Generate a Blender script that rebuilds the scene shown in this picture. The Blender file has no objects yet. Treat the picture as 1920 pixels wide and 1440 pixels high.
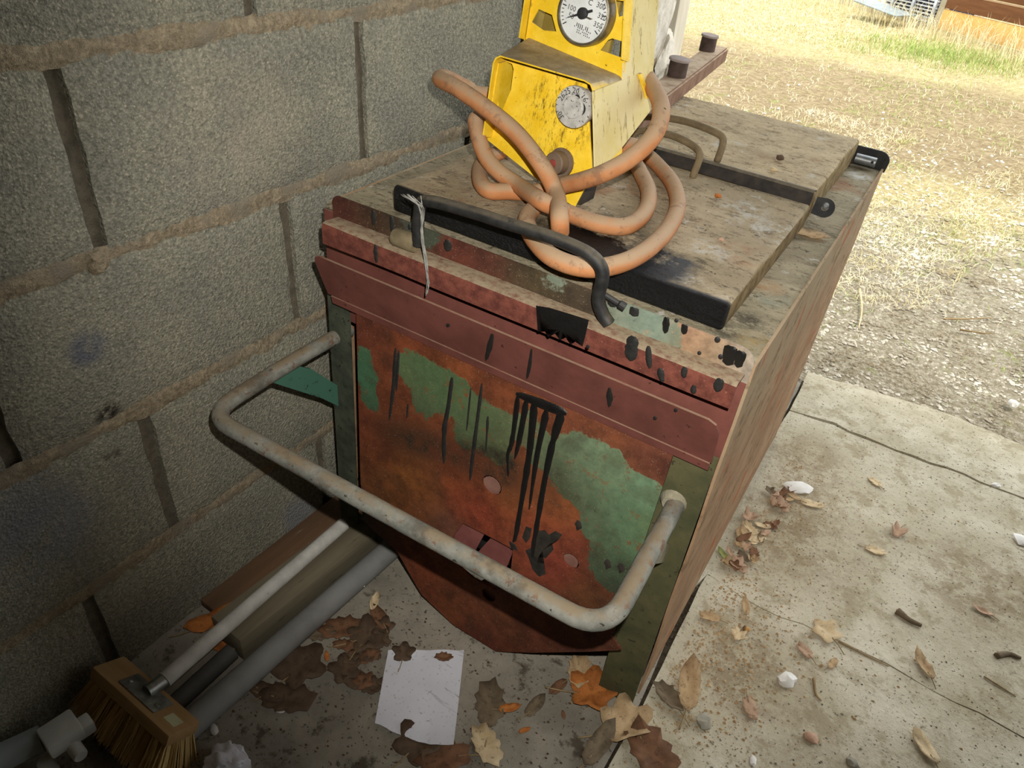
import bpy, bmesh, math, random
import numpy as np
from mathutils import Vector, Matrix, noise as mnoise

# ------------------------------------------------------------------ scene, camera, sky, sun, flash
SC = bpy.context.scene
COL = SC.collection
F = 1377.45757
RC = np.array([[0.82873049, 0.55529584, 0.06965848], [0.37142611, -0.4526286, -0.81066022], [-0.41862683, 0.69769182, -0.58135849]])          # rows: camera right, down, forward in world axes
MM = np.array([[0.99897956, -0.0349678, 0.02858483], [0.03490534, 0.99938703, 0.00268102], [-0.02866105, -0.00168052, 0.99958777]])          # machine axes (columns) in world
OO = np.array([0.7517548821957581, 0.7698751856091233, 0.0])
CC = np.array([0.917, 0.0, 1.1921])

cam_d = bpy.data.cameras.new('camera'); cam = bpy.data.objects.new('camera', cam_d); COL.objects.link(cam)
cam_d.sensor_width = 36.0; cam_d.lens = F/1920*36.0; cam_d.clip_start = .02; cam_d.clip_end = 200
mw_ = Matrix(((RC[0][0], -RC[1][0], -RC[2][0], CC[0]), (RC[0][1], -RC[1][1], -RC[2][1], CC[1]),
              (RC[0][2], -RC[1][2], -RC[2][2], CC[2]), (0, 0, 0, 1)))
cam.matrix_world = mw_
SC.camera = cam
SC.view_settings.view_transform = 'Standard'; SC.view_settings.look = 'None'
SC.view_settings.gamma = 1.0; SC.view_settings.use_curve_mapping = False
SC.view_settings.exposure = 0.0

W = bpy.data.worlds.new('hazy_sky'); SC.world = W; W.use_nodes = True
bg = W.node_tree.nodes['Background']
bg.inputs[0].default_value = (0.93, 0.97, 1.0, 1); bg.inputs[1].default_value = SKY = 2.5

sun_d = bpy.data.lights.new('sun', 'SUN'); sun_d.energy = 2.9; sun_d.angle = math.radians(12); sun_d.color = (1, .93, .80)
sun = bpy.data.objects.new('sun', sun_d); COL.objects.link(sun)
sun.rotation_euler = Vector((-.45, .08, -1.0)).to_track_quat('-Z', 'Y').to_euler()

fl_d = bpy.data.lights.new('camera_flash', 'SPOT'); fl_d.energy = 57; fl_d.shadow_soft_size = .006
fl_d.spot_size = math.radians(88); fl_d.spot_blend = .8; fl_d.color = (1, .97, .92)
fl = bpy.data.objects.new('camera_flash', fl_d); COL.objects.link(fl)
cr, cu, cf = Vector(RC[0]), -Vector(RC[1]), Vector(RC[2])
fl.location = Vector(CC) + cr*.035 + cu*.065
fl.rotation_euler = (cf + cr*.09 + cu*.09).to_track_quat('-Z', 'Y').to_euler()

# ------------------------------------------------------------------ geometry of the place
def ray(px, py): return RC.T @ np.array([(px-960)/F, (py-720)/F, 1.0])
def on(px, py, n, d):
    r = ray(px, py); return CC + r*((d-np.dot(n, CC))/np.dot(n, r))
def FZ(px, py, z=0.0):
    p = on(px, py, np.array([0, 0, 1.]), z); return Vector(p)
def ml(P): return MM.T @ (np.array(P)-OO)
def LP(px, py, n, d):                    # machine-local plane n.X = d
    n = np.array(n, float); nw = MM @ n
    return Vector(ml(on(px, py, nw, nw @ OO + d)))
def LX(px, py, v): return LP(px, py, (1, 0, 0), v)
def LY(px, py, v): return LP(px, py, (0, 1, 0), v)
def LZ(px, py, v): return LP(px, py, (0, 0, 1), v)

rnd = random.Random(7)
def nz(x, y, z=0, s=1.0): return mnoise.noise(Vector((x*s, y*s, z*s)))

# ------------------------------------------------------------------ object helpers
def link(o, parent=None):
    COL.objects.link(o)
    if parent is not None: o.parent = parent
    return o
def root(name, label, cat, loc=(0, 0, 0), group=None, mat=None):
    o = bpy.data.objects.new(name, None); o.empty_display_size = .05; link(o)
    if mat is not None: o.matrix_world = mat
    else: o.location = loc
    return tag(o, label, cat, group)
def tag(o, label, cat, group=None):
    o['label'] = label; o['category'] = cat
    if group: o['group'] = group
    return o
def obj(name, bm, mat, parent=None, smooth=False, normals=True):
    me = bpy.data.meshes.new(name)
    if normals: bmesh.ops.recalc_face_normals(bm, faces=bm.faces[:])
    bm.to_mesh(me); bm.free()
    if mat: me.materials.append(mat)
    if smooth:
        for p in me.polygons: p.use_smooth = True
        if smooth == 'auto':
            try: me.set_sharp_from_angle(angle=math.radians(35))
            except Exception: pass
    return link(bpy.data.objects.new(name, me), parent)
def pyd(name, vs, fs, mat, parent=None, smooth=False):
    me = bpy.data.meshes.new(name); me.from_pydata([tuple(v) for v in vs], [], fs)
    if mat: me.materials.append(mat)
    if smooth:
        for p in me.polygons: p.use_smooth = True
    me.update()
    return link(bpy.data.objects.new(name, me), parent)
def recenter(o, base=True):
    """put the origin of a top-level mesh at its own base"""
    me = o.data; n = len(me.vertices); co = np.empty(n*3); me.vertices.foreach_get('co', co); co = co.reshape(-1, 3)
    c = (co.min(0)+co.max(0))/2; c[2] = co[:, 2].min()
    me.vertices.foreach_set('co', (co-c).ravel()); o.location = Vector(o.location)+Vector(c); me.update(); return o

def add_box(bm, lo, hi, bevel=0.0, seg=2, mat=None):
    r = bmesh.ops.create_cube(bm, size=1.0); vs = r['verts']
    lo = Vector(lo); hi = Vector(hi); c = (lo+hi)/2; s = hi-lo
    for v in vs: v.co = Vector((v.co.x*s.x, v.co.y*s.y, v.co.z*s.z)) + c
    if bevel > 0:
        es = list({e for v in vs for e in v.link_edges})
        rr = bmesh.ops.bevel(bm, geom=es, offset=bevel, segments=seg, affect='EDGES', profile=.5)
        vs = list({v for f in rr['faces'] for v in f.verts} | {v for v in vs if v.is_valid})
    if mat is not None:
        for v in vs: v.co = mat @ v.co
    return vs
def box(name, lo, hi, mat, parent=None, bevel=.0015, m=None):
    bm = bmesh.new(); add_box(bm, lo, hi, bevel, 2, m); return obj(name, bm, mat, parent, 'auto')

def catmull(pts, n=8):
    P = [Vector(p) for p in pts]
    if len(P) < 3: return P
    P = [P[0]*2-P[1]] + P + [P[-1]*2-P[-2]]
    out = []
    for i in range(1, len(P)-2):
        a, b, c, d = P[i-1], P[i], P[i+1], P[i+2]
        for k in range(n):
            t = k/n
            out.append(.5*((2*b)+(c-a)*t+(2*a-5*b+4*c-d)*t*t+(3*b-a-3*c+d)*t**3))
    out.append(P[-2]); return out
def fillet(pts, rad, n=6):
    P = [Vector(p) for p in pts]; out = [P[0]]
    for i in range(1, len(P)-1):
        a = (P[i-1]-P[i]); b = (P[i+1]-P[i]); r = min(rad, a.length*.48, b.length*.48)
        s = P[i]+a.normalized()*r; e = P[i]+b.normalized()*r
        for k in range(n+1):
            t = k/n; out.append(s*(1-t)**2+P[i]*2*t*(1-t)+e*t*t)
    out.append(P[-1]); return out
def add_tube(bm, path, r, seg=12, cap=True, flat=None, wob=0.0):
    P = [Vector(p) for p in path]; rings = []
    T0 = (P[1]-P[0]).normalized(); up = Vector((0, 0, 1)) if abs(T0.z) < .9 else Vector((1, 0, 0))
    N = (up - T0*up.dot(T0)).normalized()
    for i, p in enumerate(P):
        T = (P[min(i+1, len(P)-1)]-P[max(i-1, 0)]).normalized()
        N = (N - T*N.dot(T)); N = N.normalized() if N.length > 1e-6 else Vector((1, 0, 0))
        B = T.cross(N); rr = r(i/(len(P)-1)) if callable(r) else r
        rb = rr*(flat or 1)
        ring = []
        for k in range(seg):
            a = 2*math.pi*k/seg
            w = 1 + (wob*nz(p.x*60+math.cos(a), p.y*60+math.sin(a), p.z*60) if wob else 0)
            ring.append(bm.verts.new(p + (N*math.cos(a)*rr + B*math.sin(a)*rb)*w))
        rings.append(ring)
    for a, b in zip(rings, rings[1:]):
        for k in range(seg): bm.faces.new((a[k], a[(k+1) % seg], b[(k+1) % seg], b[k]))
    if cap:
        bm.faces.new(rings[0][::-1]); bm.faces.new(rings[-1])
def tube(name, path, r, mat, parent=None, seg=12, flat=None, wob=0.0):
    bm = bmesh.new(); add_tube(bm, path, r, seg, True, flat, wob); return obj(name, bm, mat, parent, 'auto')
def add_cyl(bm, base, axis, prof, seg=24):
    """lathe: prof = [(t along axis, radius)]"""
    ax = Vector(axis).normalized(); u = ax.orthogonal().normalized(); w = ax.cross(u); rings = []
    for t, r in prof:
        rings.append([bm.verts.new(Vector(base)+ax*t+(u*math.cos(2*math.pi*k/seg)+w*math.sin(2*math.pi*k/seg))*r) for k in range(seg)])
    for a, b in zip(rings, rings[1:]):
        for k in range(seg): bm.faces.new((a[k], a[(k+1) % seg], b[(k+1) % seg], b[k]))
    bm.faces.new(rings[0][::-1]); bm.faces.new(rings[-1])
def lathe(name, base, axis, prof, mat, parent=None, seg=24):
    bm = bmesh.new(); add_cyl(bm, base, axis, prof, seg); return obj(name, bm, mat, parent, 'auto')

def circ(c, r, n=20, ry=None, rot=0):
    ry = ry or r
    return [(c[0]+r*math.cos(2*math.pi*k/n)*math.cos(rot)-ry*math.sin(2*math.pi*k/n)*math.sin(rot),
             c[1]+r*math.cos(2*math.pi*k/n)*math.sin(rot)+ry*math.sin(2*math.pi*k/n)*math.cos(rot)) for k in range(n)]
def plate_bm(outer, holes, org, U, V, th, cut=0.0):
    """sheet cut from a 2-D outline with real holes; th = thickness along UxV"""
    bm = bmesh.new(); U = Vector(U); V = Vector(V); N = U.cross(V).normalized()
    for loop in [outer]+list(holes):
        vs = [bm.verts.new((p[0], p[1], 0)) for p in loop]
        for a, b in zip(vs, vs[1:]+vs[:1]): bm.edges.new((a, b))
    bmesh.ops.triangle_fill(bm, use_beauty=True, edges=bm.edges[:], normal=(0, 0, 1))
    if cut > 0:
        xs = [p[0] for p in outer]; ys = [p[1] for p in outer]
        for ax, lo, hi in ((0, min(xs), max(xs)), (1, min(ys), max(ys))):
            k = lo + cut
            while k < hi-1e-4:
                co = (k, 0, 0) if ax == 0 else (0, k, 0); no = (1, 0, 0) if ax == 0 else (0, 1, 0)
                bmesh.ops.bisect_plane(bm, geom=bm.verts[:]+bm.edges[:]+bm.faces[:], plane_co=co, plane_no=no, dist=1e-6)
                k += cut
    for f in bm.faces:
        if f.normal.z < 0: f.normal_flip()
    if th:
        r = bmesh.ops.extrude_face_region(bm, geom=bm.faces[:], use_keep_orig=True)
        for v in [g for g in r['geom'] if isinstance(g, bmesh.types.BMVert)]: v.co.z -= th
    org = Vector(org)
    for v in bm.verts: v.co = org + U*v.co.x + V*v.co.y + N*v.co.z
    return bm
def poly_plate(name, pts3, th_vec, mat, parent=None, bevel=0.0):
    """flat 3-D outline thickened along th_vec"""
    bm = bmesh.new(); a = [bm.verts.new(p) for p in pts3]; f = bm.faces.new(a)
    r = bmesh.ops.extrude_face_region(bm, geom=[f], use_keep_orig=True)
    for v in [g for g in r['geom'] if isinstance(g, bmesh.types.BMVert)]: v.co += Vector(th_vec)
    return obj(name, bm, mat, parent, 'auto')
def text_mesh(s, size, org, U, V, off, mat, name, parent, rot=0.0, lift=.0006):
    c = bpy.data.curves.new(name, 'FONT'); c.body = s; c.size = size; c.align_x = 'CENTER'; c.align_y = 'CENTER'; c.resolution_u = 2
    o = bpy.data.objects.new(name, c); COL.objects.link(o)
    dg = bpy.context.evaluated_depsgraph_get(); me = bpy.data.meshes.new_from_object(o.evaluated_get(dg))
    bpy.data.objects.remove(o); bpy.data.curves.remove(c)
    U = Vector(U); V = Vector(V); N = U.cross(V); cr_, sr_ = math.cos(rot), math.sin(rot)
    for v in me.vertices:
        x, y = v.co.x*cr_-v.co.y*sr_, v.co.x*sr_+v.co.y*cr_
        v.co = Vector(org)+U*(off[0]+x)+V*(off[1]+y)+N*lift
    me.name = name; me.materials.clear(); me.materials.append(mat)
    return link(bpy.data.objects.new(name, me), parent)

# ------------------------------------------------------------------ materials
class Mt:
    def __init__(s, name, rough=.8, metal=0.0, spec=.3):
        s.m = bpy.data.materials.new(name); s.m.use_nodes = True; s.t = s.m.node_tree; s.b = s.t.nodes['Principled BSDF']
        s.b.inputs['Roughness'].default_value = rough; s.b.inputs['Metallic'].default_value = metal
        s.b.inputs['Specular IOR Level'].default_value = spec
        s.co = s.t.nodes.new('ShaderNodeTexCoord').outputs['Object']
    def lk(s, v, inp):
        if hasattr(v, 'is_output'): s.t.links.new(v, inp)
        elif isinstance(v, (tuple, list)): inp.default_value = tuple(v)+((1,) if len(v) == 3 and len(inp.default_value) == 4 else ())
        else: inp.default_value = v
    def nd(s, typ, ins={}, out=0, **pr):
        n = s.t.nodes.new('ShaderNode'+typ)
        for k, v in pr.items(): setattr(n, k, v)
        for k, v in ins.items(): s.lk(v, n.inputs[k])
        return n.outputs[out]
    def stretch(s, sc): return s.nd('Mapping', {'Vector': s.co, 'Scale': sc})
    def noise(s, scale, det=5, ro=.6, co=None, dist=0.0): return s.nd('TexNoise', {'Vector': co or s.co, 'Scale': scale, 'Detail': det, 'Roughness': ro, 'Distortion': dist})
    def vor(s, scale, co=None, feat='F1'): return s.nd('TexVoronoi', {'Vector': co or s.co, 'Scale': scale}, feature=feat)
    def rng(s, v, a, b, c=0.0, d=1.0): return s.nd('MapRange', {'Value': v, 'From Min': a, 'From Max': b, 'To Min': c, 'To Max': d}, interpolation_type='SMOOTHSTEP')
    def mt(s, op, a, b=0.0): return s.nd('Math', {0: a, 1: b}, operation=op)
    def mix(s, f, a, b):
        n = s.t.nodes.new('ShaderNodeMix'); n.data_type = 'RGBA'
        s.lk(f, n.inputs[0]); s.lk(a, n.inputs[6]); s.lk(b, n.inputs[7]); return n.outputs[2]
    def mul(s, a, b, f=1.0):
        n = s.t.nodes.new('ShaderNodeMix'); n.data_type = 'RGBA'; n.blend_type = 'MULTIPLY'
        s.lk(f, n.inputs[0]); s.lk(a, n.inputs[6]); s.lk(b, n.inputs[7]); return n.outputs[2]
    def up(s): return s.nd('SeparateXYZ', {0: s.nd('NewGeometry', {}, 1)}, 2)
    def xyz(s, i): return s.nd('SeparateXYZ', {0: s.co}, i)
    def spot(s, c, r0, r1):
        d = s.nd('VectorMath', {0: s.co, 1: c}, 1, operation='DISTANCE'); return s.rng(d, r1, r0)
    def attr(s, n, out=0): return s.nd('Attribute', {}, out, attribute_name=n)
    def bump(s, h, st=.4, dist=.002):
        s.t.links.new(s.nd('Bump', {'Height': h, 'Strength': st, 'Distance': dist}), s.b.inputs['Normal'])
    def col(s, c): s.lk(c, s.b.inputs['Base Color'])
    def rough(s, v): s.lk(v, s.b.inputs['Roughness'])
def lin(r, g, b):
    f = lambda c: (c/255/12.92) if c/255 <= .04045 else ((c/255+.055)/1.055)**2.4
    return (f(r), f(g), f(b))
def simple(name, c1, c2, scale=30, rough=.8, metal=0.0, bst=.3, bd=.001, speck=None, dust=None, spec=.3, st=None):
    s = Mt(name, rough, metal, spec); co = s.stretch(st) if st else s.co
    n = s.noise(scale, 6, .65, co); c = s.mix(s.rng(n, .3, .7), c1, c2)
    if speck: c = s.mix(s.rng(s.noise(scale*5, 3, .7, co), speck[1], speck[1]+.06), c, speck[0])
    if dust:
        d = s.mt('MULTIPLY', s.rng(s.up(), .3, .85), s.rng(s.noise(scale*1.5, 6, .7), .2, .62)); c = s.mix(s.mt('MULTIPLY', d, dust[1]), c, dust[0])
    s.col(c)
    if bst: s.bump(s.noise(scale*6, 5, .7), bst, bd)
    return s.m
DUST = lin(168, 150, 118)

# block wall
s = Mt('concrete_block', .95, 0, .15)
g1 = s.noise(150, 4, .8); g2 = s.noise(9, 4, .6); g3 = s.vor(260)
c = s.mix(s.rng(g1, .3, .72), lin(110, 109, 97), lin(164, 161, 144))
c = s.mix(s.mt('MULTIPLY', s.rng(s.noise(300, 3, .6), .56, .70), .55), c, lin(92, 88, 80))
c = s.mix(s.mt('MULTIPLY', s.rng(s.noise(300, 2, .5), .6, .7), .6), c, lin(205, 194, 172))
c = s.mul(c, s.mix(s.rng(g2, .3, .7), (.86, .86, .86), (1.08, 1.06, 1.0)))
pA = FZ(0, 0)  # placeholder point, replaced below
def wallpt(px, py): return tuple(on(px, py, np.array([1., 0, 0]), 0.0))
sp = s.mt('MULTIPLY', s.spot(wallpt(165, 655), .008, .04), s.rng(s.noise(40), .25, .6))
c = s.mix(s.mt('MULTIPLY', sp, .75), c, lin(82, 88, 108))
sp = s.mt('MULTIPLY', s.spot(wallpt(205, 778), .006, .028), s.rng(s.noise(90), .35, .55))
c = s.mix(sp, c, lin(46, 38, 30))
sp = s.mt('MULTIPLY', s.spot(wallpt(445, 250), .02, .16), s.rng(s.noise(25), .3, .7))
c = s.mix(s.mt('MULTIPLY', sp, .25), c, lin(190, 170, 150))
for q, rr in (((60, 1000), .13), ((560, 960), .07)):
    sp = s.mt('MULTIPLY', s.spot(wallpt(*q), .02, rr), s.rng(s.noise(14), .3, .6)); c = s.mix(s.mt('MULTIPLY', sp, .5), c, lin(120, 124, 138))
for q, rr in (((660, 860), .05), ((590, 830), .035), ((210, 860), .03)):
    sp = s.mt('MULTIPLY', s.spot(wallpt(*q), .005, rr), s.rng(s.noise(60), .45, .6)); c = s.mix(s.mt('MULTIPLY', sp, .7), c, lin(74, 66, 56))
s.col(c); s.bump(s.mt('ADD', g1, s.mt('MULTIPLY', g3, .6)), .75, .004)
M_block = s.m
s = Mt('mortar', .95, 0, .1)
n = s.noise(60, 6, .7); c = s.mix(s.rng(n, .3, .7), lin(140, 127, 104), lin(176, 161, 134))
g_ = s.noise(150, 4, .8); c = s.mul(c, s.mix(s.rng(g_, .32, .7), (.68, .68, .68), (1.22, 1.2, 1.18))); c = s.mix(s.rng(s.noise(14, 4), .48, .66), c, lin(142, 132, 114)); s.col(c); s.bump(s.mt('ADD', n, g_), .9, .006); M_mortar = s.m
M_plaster = simple('pale_plaster', lin(176, 170, 158), lin(214, 209, 198), 25, .95, 0, .6, .004, (lin(120, 112, 100), .64))

WALL_END = 2.27
M_core = simple('recessed_mortar', lin(96, 89, 75), lin(122, 113, 96), 50, .95, 0, .8, .005)  # mortar darkened to put shade into the open upright joints
core = bmesh.new(); add_box(core, (-.24, -1.6, -.05), (-.014, WALL_END-.03, 2.5))
wall = obj('wall_left', core, M_core); wall['kind'] = 'structure'
def rough_block(y0, y1, z0, z1, seed, fine, ragged=0.0):
    """one concrete block: subdivided face, uneven arrises, rounded corners"""
    ny = max(2, int((y1-y0)/(.02 if fine else .12))); nzs = max(2, int((z1-z0)/(.02 if fine else .12)))
    bm = bmesh.new(); g = []
    for i in range(ny+1):
        row = []
        for j in range(nzs+1):
            u = i/ny; v = j/nzs; y = y0+(y1-y0)*u; z = z0+(z1-z0)*v
            e = min(u*(y1-y0), (1-u)*(y1-y0), v*(z1-z0), (1-v)*(z1-z0))
            x = nz(y, z, seed, 9)*.0022 + nz(y, z, seed, 40)*.0013 - (.004 if e < .002 else 0)
            if i in (0, ny): y += nz(z*25, seed, 3)*.004
            if j in (0, nzs): z += nz(y*22, seed, 9)*.0035
            if ragged and i == ny: y += nz(z*9, seed, 1)*ragged; x -= abs(nz(z*12, 3, seed))*.03
            row.append(bm.verts.new((x, y, z)))
        g.append(row)
    for i in range(ny):
        for j in range(nzs): bm.faces.new((g[i][j], g[i+1][j], g[i+1][j+1], g[i][j+1]))
    bd = [e for e in bm.edges if e.is_boundary]
    r = bmesh.ops.extrude_edge_only(bm, edges=bd)
    for v in [q for q in r['geom'] if isinstance(q, bmesh.types.BMVert)]: v.co.x -= (.03 if not ragged else .2)
    return bm
courses = [(-.05, .200, .286), (.212, .467, .449), (.479, .718, .266), (.730, .968, .457), (.980, 1.22, .245), (1.232, 1.47, .45), (1.482, 1.72, .25), (1.732, 1.97, .45), (1.982, 2.22, .25), (2.232, 2.48, .45)]
JW = .011
for ci, (z0, z1, off) in enumerate(courses):
    ys = [off+.5*k for k in range(-4, 6)]
    ys = [-1.55]+[y for y in ys if -1.5 < y < WALL_END-.06]+[WALL_END]
    for bi, (a, b) in enumerate(zip(ys, ys[1:])):
        fine = z0 < 1.1 and b > -.2 and a < 2.0
        last = b == WALL_END
        bm = rough_block(a+JW, b-(0 if last else JW), z0, z1, ci*7.3+bi*3.1, fine or last, .035 if last else 0)
        obj('block', bm, M_plaster if (last and z0 > .6) else M_block, wall, 'auto')
# bed joints: lumpy mortar squeezed nearly flush
for ci in range(len(courses)-1):
    za, zb = courses[ci][1], courses[ci+1][0]
    if za > 1.3: continue
    bm = bmesh.new(); N = 420; rows = []
    for i in range(N+1):
        y = -.25+(WALL_END-.02+.25)*i/N; row = []
        for j in range(5):
            v = j/4; z = za-.009+(zb-za+.018)*v + nz(y*14, j, ci)*.005 + nz(y*70, j, ci*3)*.003
            x = -.0035+math.sin(v*math.pi)*.0025 + nz(y*30, v*3, ci*5)*.003 + nz(y*95, v*6, ci*5)*.0025 + nz(y*7, 1, ci)*.003
            row.append(bm.verts.new((x, y, z)))
        rows.append(row)
    for a, b in zip(rows, rows[1:]):
        for j in range(4): bm.faces.new((a[j], b[j], b[j+1], a[j+1]))
    obj('mortar_joint', bm, M_mortar, wall, True)
def lump(name, c, r, mat, parent, seed=0, sub=2, sq=(1, 1, 1), rough=.35):
    bm = bmesh.new(); bmesh.ops.create_icosphere(bm, subdivisions=sub, radius=1)
    for v in bm.verts:
        k = 1+rough*nz(v.co.x*1.7+seed, v.co.y*1.7, v.co.z*1.7, 1)
        v.co = Vector(c)+Vector((v.co.x*r*sq[0]*k, v.co.y*r*sq[1]*k, v.co.z*r*sq[2]*k))
    return obj(name, bm, mat, parent, 'auto')
lump('mortar_lump', wallpt(182, 492), .013, M_mortar, wall, 3, 2, (.7, 1, 1.2), .7)
lump('mortar_lump', wallpt(1245, 105), .05, M_plaster, wall, 5, 3, (.4, 1, 1.3), .7)
M_paleWood = simple('weathered_wood', lin(196, 188, 170), lin(222, 216, 202), 20, .9, 0, .4, .001, st=(1, 1, .15))
po = box('trim_1', (-.12, WALL_END+.045, 0), (-.005, WALL_END+.13, 2.5), M_paleWood, None, .003); po['kind'] = 'structure'

# floor: soil bed with concrete slabs
M_soil = simple('dark_dirt', lin(58, 50, 40), lin(96, 84, 66), 60, 1, 0, .8, .006)
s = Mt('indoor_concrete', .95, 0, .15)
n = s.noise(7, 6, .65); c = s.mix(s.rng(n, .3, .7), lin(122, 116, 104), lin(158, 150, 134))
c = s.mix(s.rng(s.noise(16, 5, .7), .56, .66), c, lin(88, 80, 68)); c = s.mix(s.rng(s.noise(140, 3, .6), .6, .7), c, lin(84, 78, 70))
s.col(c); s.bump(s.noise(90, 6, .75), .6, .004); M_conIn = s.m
s = Mt('weathered_concrete', .95, 0, .15)
n = s.noise(5, 7, .7); c = s.mix(s.rng(n, .32, .68), lin(172, 162, 136), lin(206, 198, 176))
c = s.mix(s.mt('MULTIPLY', s.rng(s.noise(11, 6, .75), .5, .62), .7), c, lin(154, 142, 114))
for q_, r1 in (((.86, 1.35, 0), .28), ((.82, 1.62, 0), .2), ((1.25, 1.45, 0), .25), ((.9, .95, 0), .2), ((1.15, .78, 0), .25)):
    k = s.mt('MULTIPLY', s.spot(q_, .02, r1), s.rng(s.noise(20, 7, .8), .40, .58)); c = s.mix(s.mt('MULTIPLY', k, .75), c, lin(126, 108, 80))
c = s.mix(s.mt('MULTIPLY', s.rng(s.noise(60, 5, .8), .54, .66), .45), c, lin(138, 126, 102))
c = s.mix(s.rng(s.noise(150, 3, .65), .6, .68), c, lin(112, 102, 84)); c = s.mix(s.rng(s.vor(45), .11, .06), c, lin(80, 74, 64))
s.col(c); s.bump(s.mt('ADD', s.noise(70, 6, .75), s.noise(14, 4)), .6, .006); M_conOut = s.m
M_conPale = simple('smooth_concrete', lin(190, 184, 166), lin(212, 206, 190), 8, .95, 0, .5, .004, (lin(130, 122, 104), .68))

fb = bmesh.new(); add_box(fb, (-.2, -1.7, -.30), (4.2, 2.03, -.022)); floor = obj('floor', fb, M_soil); floor['kind'] = 'structure'
def slab(pts, z, mat, seed, cell=.03, amp=.0025):
    """a cast slab with wavy top and slightly broken arris"""
    P = []
    for a, b in zip(pts, pts[1:]+pts[:1]):
        n = max(1, int((Vector(b)-Vector(a)).length/.04))
        for k in range(n):
            q = Vector(a).lerp(Vector(b), k/n); P.append((q.x+nz(q.x*9, q.y*9, 1)*.005+nz(q.x*45, q.y*45, 1)*.003, q.y+nz(q.x*5, q.y*5, 7)*.022+nz(q.x*16, q.y*16, 7)*.010+nz(q.x*60, q.y*60, 3)*.005))
    bm = plate_bm(P, [], (0, 0, z), (1, 0, 0), (0, 1, 0), .06, cell)
    for v in bm.verts:
        if v.co.z > z-.03: v.co.z += nz(v.co.x*6, v.co.y*6, seed)*amp + nz(v.co.x*28, v.co.y*28, seed)*amp*.5
    return obj('slab', bm, mat, floor, 'auto')
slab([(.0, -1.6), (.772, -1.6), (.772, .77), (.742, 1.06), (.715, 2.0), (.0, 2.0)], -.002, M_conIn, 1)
slab([(.776, -.9), (2.9, -.9), (2.9, 1.104), (.757, 1.1215), (.778, .77)], .000, M_conOut, 2)
slab([(.757, 1.1235), (2.9, 1.1058), (2.9, 1.841), (.727, 1.818), (.748, 1.06)], .001, M_conOut, 3)
slab([(.727, 1.824), (2.9, 1.848), (2.9, 2.12), (1.29, 2.085), (1.08, 2.075), (.72, 2.045)], .004, M_conOut, 4)
slab([(2.94, -.9), (4.1, -.9), (4.1, 2.1), (2.94, 2.1)], .0, M_conOut, 6, .12)
slab([(.776, -1.6), (4.1, -1.6), (4.1, -.92), (.776, -.92)], .0, M_conOut, 8, .12)

# yard
s = Mt('gravel_ground', 1.0, 0, .1)
yy = s.xyz(1); n = s.noise(2.2, 6, .65)
gr = s.mix(s.rng(s.noise(45, 5, .75), .3, .7), lin(136, 122, 94), lin(204, 194, 170))
gr = s.mix(s.rng(s.noise(110, 3), .55, .7), gr, lin(222, 216, 202))
dry = s.mix(s.rng(s.noise(30, 6, .8), .3, .7), lin(168, 148, 98), lin(226, 212, 164))
path = s.mix(s.rng(s.noise(24, 5, .75), .3, .7), lin(128, 106, 78), lin(188, 168, 134))
bn = s.nd('MapRange', {'Value': s.mt('ADD', yy, s.mt('MULTIPLY', n, 1.6)), 'From Min': 4.0, 'From Max': 4.9}, interpolation_type='SMOOTHSTEP')
c = s.mix(bn, gr, dry)
b2 = s.mt('MULTIPLY', s.rng(s.mt('ADD', yy, s.mt('MULTIPLY', n, 1.5)), 4.9, 5.6), s.rng(s.mt('ADD', yy, s.mt('MULTIPLY', n, 1.5)), 8.2, 7.4))
c = s.mix(s.mt('MULTIPLY', b2, .85), c, path)
c = s.mix(s.mt('MULTIPLY', s.rng(s.noise(7, 4), .58, .7), .6), c, lin(150, 160, 84))
s.col(c); s.bump(s.noise(55, 6, .8), 1.0, .02); M_ground = s.m
def gz(x, y): return -.045 + nz(x*3, y*3, 2)*.012 + nz(x*11, y*11, 4)*.006 + .0045*max(0, y-3)
bm = bmesh.new(); NX, NY = 130, 150; G = []
for i in range(NX+1):
    row = []
    for j in range(NY+1):
        x = -9+18*i/NX; y = 2.02+(j/NY)**1.6*16; row.append(bm.verts.new((x, y, gz(x, y))))
    G.append(row)
for i in range(NX):
    for j in range(NY): bm.faces.new((G[i][j], G[i+1][j], G[i+1][j+1], G[i][j+1]))
ground = obj('ground', bm, M_ground, None, True); ground['kind'] = 'structure'

# roof of the open shed and its far walls (they shade the corner the camera stands in)
M_roof = simple('old_boards', lin(70, 60, 48), lin(98, 86, 68), 8, .95, 0, .2, .002)
ce = box('ceiling', (-.3, -1.9, 2.5), (3.5, 1.95, 2.58), M_roof, None, 0)
wr = box('wall_right', (3.3, -1.9, -.05), (3.5, 1.95, 2.5), M_roof, None, 0); wr['kind'] = 'structure'; ce['kind'] = 'structure'  # unseen right wall, added to darken the light from that side
wb = box('wall_back', (-.3, -1.9, -.05), (3.5, -1.7, 2.5), M_roof, None, 0); wb['kind'] = 'structure'

# ------------------------------------------------------------------ the kettle (machine-local metres: x right, y into the yard, z up)
KM = Matrix([list(MM[i])+[OO[i]] for i in range(3)]+[[0, 0, 0, 1]])
def wrd(l): return Vector(OO + MM @ np.array(l))
TARN = 'tar_drip'
s = Mt('wet_tar', .28, 0, .6); s.col(s.mix(s.noise(60), (.004, .004, .004), (.012, .011, .010))); s.bump(s.noise(220, 5, .7), .5, .002); M_tar = s.m
s = Mt('dull_tar', .55, 0, .4); s.col(s.mix(s.noise(90), (.006, .006, .006), (.028, .026, .022))); s.bump(s.noise(160, 6, .7), .6, .002); M_tarDull = s.m

XL, XR, YB, ZD = -.672, .013, .912, .722
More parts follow.
